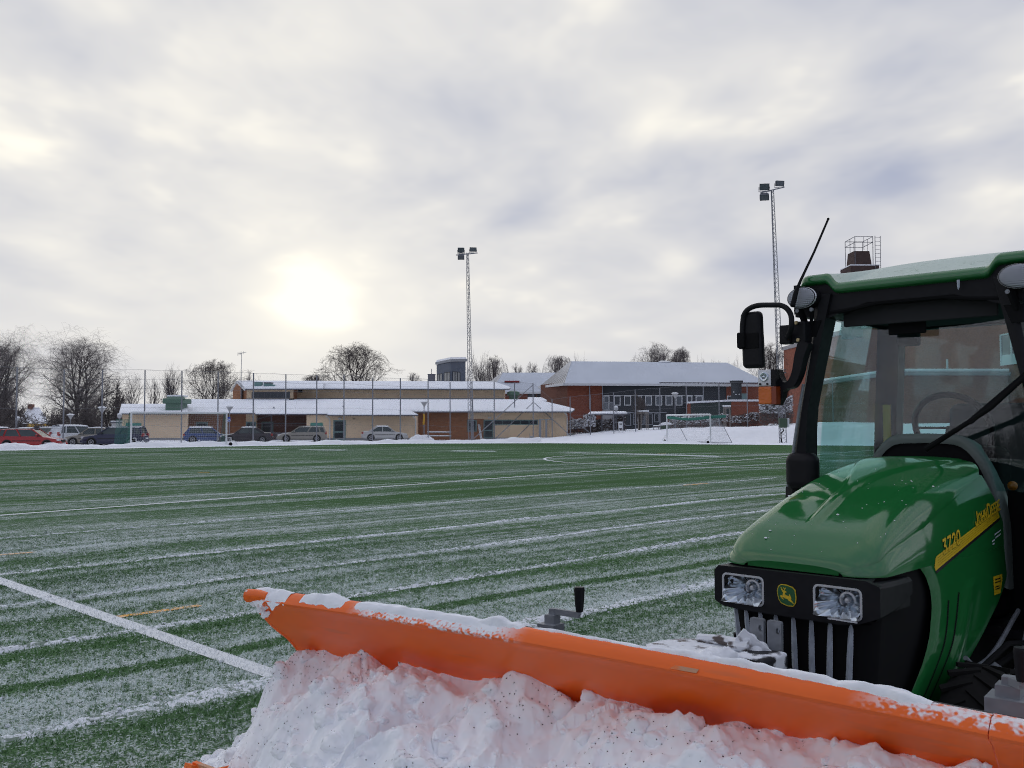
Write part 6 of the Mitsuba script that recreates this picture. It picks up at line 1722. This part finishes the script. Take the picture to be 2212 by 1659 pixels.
car('red estate car with roof rails nearest the left edge of the picture', 'red', 4.45, 1.72, 1.47, 'estate', at_u(69, 67.8, -.12), 4, (0, 0), rails=True)
car('snowy white off-road car behind the red estate car, its tail turned to the pitch', 'white', 4.3, 1.85, 1.70, 'estate', at_u(172, 78.5, -.12), 52, (1, 2))
car('dusty beige saloon half hidden by the dark blue estate car', 'champagne', 4.5, 1.78, 1.46, 'saloon', at_u(206, 75.5, -.05), 187, (.7, 1))
car('dark blue estate car with roof rails parked behind the left goal post', 'navy', 4.65, 1.75, 1.50, 'estate', at_u(249, 72.6, -.02), 186, (.4, 1), rails=True)
car('blue hatchback with frosted tail window in front of the orange brick wall', 'blue', 4.05, 1.72, 1.44, 'hatch', at_u(449, 84.5, -.02), 15, (.9, 2))
car('dark plum saloon with a snow covered windscreen behind the right goal post', 'plum', 4.45, 1.70, 1.42, 'saloon', at_u(532, 82.5, .0), 197, (.7, 1))
car('beige grey estate car beside the glazed teal double door', 'silver_beige', 4.5, 1.77, 1.46, 'estate', at_u(653, 88.5, .02), 192, (0, 0), rails=True)
car('silver saloon alone in front of the blank beige wall', 'silver', 4.45, 1.78, 1.45, 'saloon', at_u(831, 93.0, .06), 8, (.8, 0))
car('grey snowy car roof behind the red estate car, first from the left edge', 'grey', 4.2, 1.7, 1.5, 'hatch', at_u(8, 84, -.1), 20, (1, 2))
car('blue car with snow on its roof showing over the red estate car', 'blue', 4.3, 1.7, 1.46, 'saloon', at_u(52, 86, -.1), 200, (1, 1))
car('snow covered grey car beyond the nose of the red estate car', 'grey', 4.3, 1.7, 1.48, 'hatch', at_u(103, 90, -.1), 160, (1, 2))
car('snow covered silver car just left of the off-road car', 'silver', 4.2, 1.7, 1.5, 'hatch', at_u(134, 83, -.1), 230, (1, 2))
car('dark snowy car in the far row below the yellow house', 'dark', 4.4, 1.75, 1.52, 'estate', at_u(88, 106, -.1), 180, (1, 1))

# ---------------------------------------------------------------- trees, bushes and hedges
mat('bark', varied((0.042, 0.034, 0.031), (0.085, 0.070, 0.064), 3), 0.9)
mat('twig', varied((0.07, 0.056, 0.052), (0.145, 0.125, 0.12), 1.2), 0.9)
mat('twig_frost', varied((0.10, 0.085, 0.082), (0.23, 0.21, 0.21), 0.8), 0.9)
mat('brown_leaf', varied((0.055, 0.03, 0.022), (0.10, 0.058, 0.042), 2), 0.9)


def prisms(a, b, ra, rb):
    """three-sided twigs from a to b"""
    a, b = np.asarray(a), np.asarray(b)
    t = b - a; t = t / (np.linalg.norm(t, axis=1, keepdims=True) + 1e-9)
    s = np.cross(t, np.where(np.abs(t[:, 2:]) < .9, [[0, 0, 1.0]], [[1.0, 0, 0]])); s /= np.linalg.norm(s, axis=1, keepdims=True) + 1e-9
    u = np.cross(t, s)
    ang = np.arange(3) * 2 * np.pi / 3
    off = np.cos(ang)[None, :, None] * s[:, None] + np.sin(ang)[None, :, None] * u[:, None]
    P = np.concatenate([a[:, None] + off * ra[:, None, None], b[:, None] + off * rb[:, None, None]], 1)
    n = len(a); k = np.arange(n)[:, None] * 6
    f = np.concatenate([np.concatenate([k + j, k + (j + 1) % 3, k + 3 + (j + 1) % 3], 1) for j in range(3)] + [np.concatenate([k + j, k + 3 + (j + 1) % 3, k + 3 + j], 1) for j in range(3)])
    return P.reshape(-1, 3), f


def grow(seed, style, levels):
    """segments (a, b, ra, rb, level) of a bare tree of unit height; every level is grown at once"""
    r = np.random.default_rng(seed)
    S = {'birch': dict(n=(15, 7, 6, 5), ang=(36, 40, 44, 46), len_=(.44, .50, .62, .80), droop=(.18, .05, -.25, -1.1), start=.10, stems=3, jit=.14),
         'oak': dict(n=(16, 8, 7, 6), ang=(58, 48, 46, 44), len_=(.58, .54, .56, .66), droop=(.30, .10, .05, .02), start=.20, stems=1, jit=.26),
         'ash': dict(n=(11, 7, 6, 5), ang=(44, 42, 40, 40), len_=(.55, .52, .55, .60), droop=(.22, .18, .15, .1), start=.25, stems=1, jit=.18),
         'bush': dict(n=(6, 6, 5, 4), ang=(40, 42, 45, 45), len_=(.55, .5, .5, .5), droop=(.1, .1, .05, 0), start=.10, stems=9, jit=.22)}[style]
    out = []
    st = S['stems']
    p = np.zeros((st, 3)); p[:, :2] = r.normal(0, .02 * (st > 1) + (.10 if style == 'bush' else 0), (st, 2))
    d = np.stack([r.normal(0, .10 if st > 1 else .03, st), r.normal(0, .10 if st > 1 else .03, st), np.ones(st)], 1)
    if style == 'bush': d[:, :2] *= 4.5
    L = np.full(st, .92 if style != 'bush' else .6) * r.uniform(.85, 1, st); R = np.full(st, .020 if style != 'bush' else .008)
    for lev in range(levels):
        d = d / np.linalg.norm(d, axis=1, keepdims=True)
        ns = 7 if lev == 0 else (5 if lev == 1 else (3 if lev < 4 else 2))
        pts, rad, dirs = [p], [R], []
        q, dd = p.copy(), d.copy()
        dz = ([0] + list(S['droop']))[lev]
        for k in range(ns):
            dd = dd + r.normal(0, S['jit'] * (.5 if lev == 0 else 1), dd.shape) * .55; dd[:, 2] += dz / ns * (1 + (k > ns // 2))
            dd /= np.linalg.norm(dd, axis=1, keepdims=True)
            q = q + dd * (L / ns)[:, None]; pts.append(q.copy()); dirs.append(dd.copy()); rad.append(R * (1 - .78 * (k + 1) / ns))
        for k in range(ns): out.append((pts[k], pts[k + 1], rad[k], rad[k + 1], np.full(len(p), lev)))
        if lev == levels - 1: break
        n = S['n'][min(lev, 3)]
        idx = np.repeat(np.arange(len(p)), n)
        f = np.tile((np.arange(n) + .5) / n, len(p)) + r.uniform(-.4, .4, len(idx)) / n
        f = (S['start'] if lev == 0 else .18) + (1 - (S['start'] if lev == 0 else .18)) * f
        f = np.clip(f, 0, .999)
        seg = np.minimum((f * ns).astype(int), ns - 1); fr = f * ns - seg
        PT, DI, RA = np.array(pts), np.array(dirs), np.array(rad)
        bp = PT[seg, idx] * (1 - fr)[:, None] + PT[seg + 1, idx] * fr[:, None]
        bd = DI[seg, idx]
        an = np.radians(S['ang'][lev]) * r.uniform(.65, 1.3, len(idx)); az = np.tile(np.arange(n) * 2.4, len(p)) + r.uniform(0, 1.2, len(idx)) + idx
        s = np.cross(bd, np.where(np.abs(bd[:, 2:]) < .9, [[0, 0, 1.0]], [[1.0, 0, 0]])); s /= np.linalg.norm(s, axis=1, keepdims=True); u = np.cross(bd, s)
        nd = bd * np.cos(an)[:, None] + (s * np.cos(az)[:, None] + u * np.sin(az)[:, None]) * np.sin(an)[:, None]
        L = L[idx] * S['len_'][lev] * r.uniform(.65, 1.15, len(idx)) * ((.62 + .62 * np.sin(np.pi * np.clip(f * .92 + .08, 0, 1)) - .28 * f) if lev == 0 and style != 'bush' else 1)
        R = np.maximum(RA[seg, idx] * .62, R[idx] * .2); p, d = bp, nd
    return [np.concatenate([o[i] for o in out]) for i in range(5)]


def tree(label, u0, u1, v_top, v_base, d, style, seed, name='bare_tree', frost=True, levels=5, group=None, cat='tree', twig_r=None):
    a, b, ra, rb, lev = grow(seed, style, levels)
    lo, hi = np.percentile(np.vstack([a, b]), 1, axis=0), np.percentile(np.vstack([a, b]), 99, axis=0)
    top = P3((u0 + u1) / 2, v_top, d); base = Zv(v_base, d)
    W = X(u1, d) - X(u0, d); Ht = top[2] - base
    sc = np.array([W / (hi[0] - lo[0]), W / (hi[1] - lo[1]), Ht / hi[2]])
    c = np.array([(lo[0] + hi[0]) / 2, (lo[1] + hi[1]) / 2, 0])
    A_, B_ = (a - c) * sc + [top[0], d, base], (b - c) * sc + [top[0], d, base]
    k = Ht; twig_r = twig_r or {'birch': .0058, 'oak': .0105, 'ash': .010, 'bush': .012}[style]
    ra, rb = np.maximum(ra * k, twig_r), np.maximum(rb * k, twig_r * .7)
    if style == 'oak':                                   # a domed outline
        for Q in (A_, B_):
            rr = np.clip(np.abs(Q[:, 0] - top[0]) / (W / 2 + .01), 0, 1)
            dome = .62 + .38 * np.sqrt(1 - rr ** 2)
            f_ = (Q[:, 2] - base) / (Ht * (.35 + .65 * dome)); Q[:, 2] = base + 1.09 * Ht * (.35 + .65 * dome) * np.where(f_ < .75, f_, .75 + .25 * (1 - np.exp(-(f_ - .75) / .25)))
    key = thing(name, label, cat, group)
    for nm, sel, mt in (('trunk', lev <= 1, 'bark'), ('crown', lev >= 2, 'twig_frost' if frost else 'twig')):
        v, f = prisms(A_[sel], B_[sel], ra[sel], rb[sel])
        part(key, nm, trimesh.Trimesh(v, f, process=False), mt, False)
    return key


tree('large weeping birch cut off by the left edge of the picture', -75, 68, 722, 965, 104, 'birch', 1)
tree('tall twin stemmed birch behind the far left row of cars', 82, 250, 731, 960, 110, 'birch', 2)
tree('small light bare tree between the tall birch and the roof ventilator', 256, 310, 813, 950, 118, 'ash', 3, levels=4)
tree('slender bare tree left of the narrow birch over the low roof', 312, 349, 818, 950, 122, 'ash', 4, levels=4)
tree('narrow birch just behind the green roof ventilator', 346, 390, 796, 950, 118, 'birch', 5, levels=4)
tree('round dark oak between the ventilator and the small upper block', 405, 522, 778, 950, 124, 'oak', 6, frost=False)
tree('low bare tree showing beside the television aerial', 512, 566, 800, 940, 140, 'oak', 7, levels=4)
tree('big spreading oak above the middle of the upper roof', 695, 836, 744, 945, 128, 'oak', 9, frost=False)
tree('low dark tree at the left foot of the big spreading oak', 644, 722, 808, 930, 132, 'oak', 10, frost=False)
tree('small bare tree above the roof left of the tower room', 868, 914, 804, 930, 150, 'oak', 11, levels=4)
tree('bare tree right beside the tower room behind the farther mast', 1006, 1058, 772, 945, 160, 'ash', 12)
tree('bare tree second to the right of the tower room', 1040, 1098, 771, 945, 158, 'oak', 13)
tree('dark tree over the left part of the grey roofed hall', 1098, 1136, 785, 940, 175, 'oak', 14, levels=4)
tree('dark tree over the middle of the grey roofed hall', 1128, 1170, 782, 940, 172, 'oak', 15, levels=4)
tree('bare tree at the left end of the big hipped roof', 1172, 1238, 767, 940, 170, 'oak', 16)
tree('faint treetop above the left ridge end of the big hipped roof', 1228, 1262, 771, 930, 185, 'ash', 17, levels=4)
tree('broad round topped tree above the big hipped roof', 1360, 1456, 743, 930, 165, 'oak', 18)
tree('round topped tree joining the broad one on its right above the hipped roof', 1448, 1506, 751, 930, 163, 'oak', 19)
for i, (u0, u1, v) in enumerate(((1506, 1530, 777), (1534, 1560, 781), (1568, 1602, 777))):
    tree(('tiny treetop right of the round topped trees', 'tiny treetop over the right part of the ridge', 'spiky treetop at the right ridge end of the hipped roof')[i], u0, u1, v, 930, 190, 'ash', 20 + i, levels=4)
tree('bare tree behind the nearer mast left of the tall brick building', 1632, 1706, 742, 925, 128, 'oak', 24, frost=False)
tree('young brown tree in its post frame in front of the window band', 1370, 1395, 856, 930, 98.3, 'birch', 25, levels=4, frost=False, twig_r=.014)
for i, (u0, u1, v, d) in enumerate(((-40, 50, 868, 100), (30, 100, 902, 97), (96, 160, 886, 103), (150, 222, 870, 106), (206, 268, 830, 112), (246, 300, 862, 120), (-20, 40, 830, 120))):
    tree(('dense dark bush at the left edge behind the cars', 'low dark bush in front of the yellow house', 'dark bush under the tall birch', 'dark bush right of the tall birch stem', 'tall dark bush left of the beige school gable', 'dark bush rising behind the low school roof', 'dark tree mass behind the bush at the left edge')[i],
         u0, u1, v, 962, d, 'bush', 40 + i, 'bare_bush', frost=False, levels=5, cat='bush', twig_r=.016)


def hedge(label, a, b, h, w, seed, n=1600, snow=.5, name='hedge', leaf='brown_leaf', cat='hedge'):
    r = np.random.default_rng(seed)
    a, b = np.asarray(a, float), np.asarray(b, float)
    t = unit((b - a) * [1, 1, 0]); s = np.array([-t[1], t[0], 0])
    k = r.random(n); y = r.uniform(-1, 1, n); z = r.random(n) ** .7
    bump = .75 + .35 * meshkit.noise(np.stack([k * np.linalg.norm(b - a) * .9, 0 * k, 0 * k], -1), seed)
    p = a + (b - a) * k[:, None] + s * (y * w / 2 * (1 - .4 * z))[:, None]; p[:, 2] = p[:, 2] + z * h * bump
    d = r.normal(0, 1, (n, 3)); d /= np.linalg.norm(d, axis=1, keepdims=True); d[:, 2] = np.abs(d[:, 2])
    L = r.uniform(.12, .38, n)
    key = thing(name, label, cat)
    v, f = prisms(p, p + d * L[:, None], np.full(n, .014), np.full(n, .006))
    part(key, 'branches', trimesh.Trimesh(v, f, process=False), 'twig', False)
    e1 = np.cross(d, r.normal(0, 1, (n, 3))); e1 /= np.linalg.norm(e1, axis=1, keepdims=True); q = p + d * (L * .6)[:, None]
    sz = r.uniform(.03, .075, n)[:, None]
    v = np.stack([q - e1 * sz, q + d * sz * 1.3, q + e1 * sz, q - d * sz], 1).reshape(-1, 3)
    part(key, 'leaves', MB().add(v, np.arange(4 * n).reshape(-1, 4)), leaf, False, None, 'stuff')
    m = MB()
    sel = np.nonzero((z > .45) & (r.random(n) < snow))[0]
    for i in sel:
        m.ball(p[i] + [0, 0, .06], r.uniform(.04, .11), 0, (1.2, 1.2, .6))
    if m.n: part(key, 'snow', m, 'snow', True, None, 'stuff')
    return key


gz0 = lambda u, v, d: P3(u, v, d)  # noqa: E731
hedge('brown hedge sprinkled with snow behind the right goal', gz0(1446, 931, 101), gz0(1640, 925, 100), 1.55, 1.1, 1, 4200, .28)
hedge('dark hedge thick with snow beside the corner of the beige school', gz0(1228, 946, 101), gz0(1300, 941, 101), 1.9, 1.6, 2, 2200, .8)
hedge('dark brown hedge under the bike shelter roof', gz0(1272, 944, 100.5), gz0(1350, 938, 100.5), 1.9, 1.2, 3, 2400, .12)
hedge('rounded snowy bush at the left end of the bike shelter', gz0(1262, 944, 100), gz0(1285, 943, 100), 2.9, 2.0, 4, 1500, .9, 'snowy_bush', cat='bush')
hedge('large frosted bush in front of the tall brick building beside the mast', gz0(1642, 922, 99), gz0(1712, 920, 98), 3.2, 2.6, 5, 4200, .55, 'snowy_bush', 'twig_frost', 'bush')
whole('garden_wall', MB().box([X(1440, 102.2), 102.2, 0], [X(1660, 102.2), 102.5, Zv(905, 102.2)]), 'red_brick', 'low red wall behind the snow sprinkled hedge', 'wall', smooth=False)
# a far line of woods round the horizon
r = np.random.default_rng(77); V_, F_, n_ = [], [], 0
for i in range(900):
    az = math.radians(r.uniform(-52, 52)) if i < 420 else math.radians(r.uniform(62, 298)); d = r.uniform(300, 420) if i < 420 else r.uniform(110, 170)
    c = np.array([math.sin(az) * d, math.cos(az) * d, -.5]); h = r.uniform(4.5, 8.5); w = r.uniform(2.5, 5)
    q = 46
    a = c + np.stack([r.normal(0, w * .5, q), r.normal(0, w * .5, q), r.uniform(.1, .75, q) * h], 1)
    dd = np.stack([r.normal(0, .45, q), r.normal(0, .45, q), np.ones(q)], 1) * r.uniform(.8, 2.4, q)[:, None]
    v, f = prisms(a, a + dd, np.full(q, .12), np.full(q, .05)); V_.append(v); F_.append(f + n_); n_ += len(v)
whole('distant_woods', trimesh.Trimesh(np.vstack(V_), np.vstack(F_), process=False), 'twig', 'far line of bare woods along the horizon', 'woods', kind='stuff', smooth=False)

# ---------------------------------------------------------------- repeats carry a common group
GROUPS = {'street_lamp': 'street lamps around the pitch', 'bare_tree': 'bare winter trees beyond the pitch', 'bare_bush': 'dark bare bushes behind the parked cars', 'football_goal': 'football goals at the edge of the pitch',
          'floodlight_mast': 'floodlight masts beside the pitch', 'hedge': 'snowy hedges in front of the brick halls', 'snowy_bush': 'bushes covered with snow', 'snow_crust': 'crusts of snow left on the blade lip', 'tree_guard': 'wooden post frames for young trees'}
for key, said in labels.items():
    base = key[:-4] if key[-3:].isdigit() and key[-4] == '_' else key
    if base in GROUPS and '__' not in key:
        said.setdefault('group', GROUPS[base])
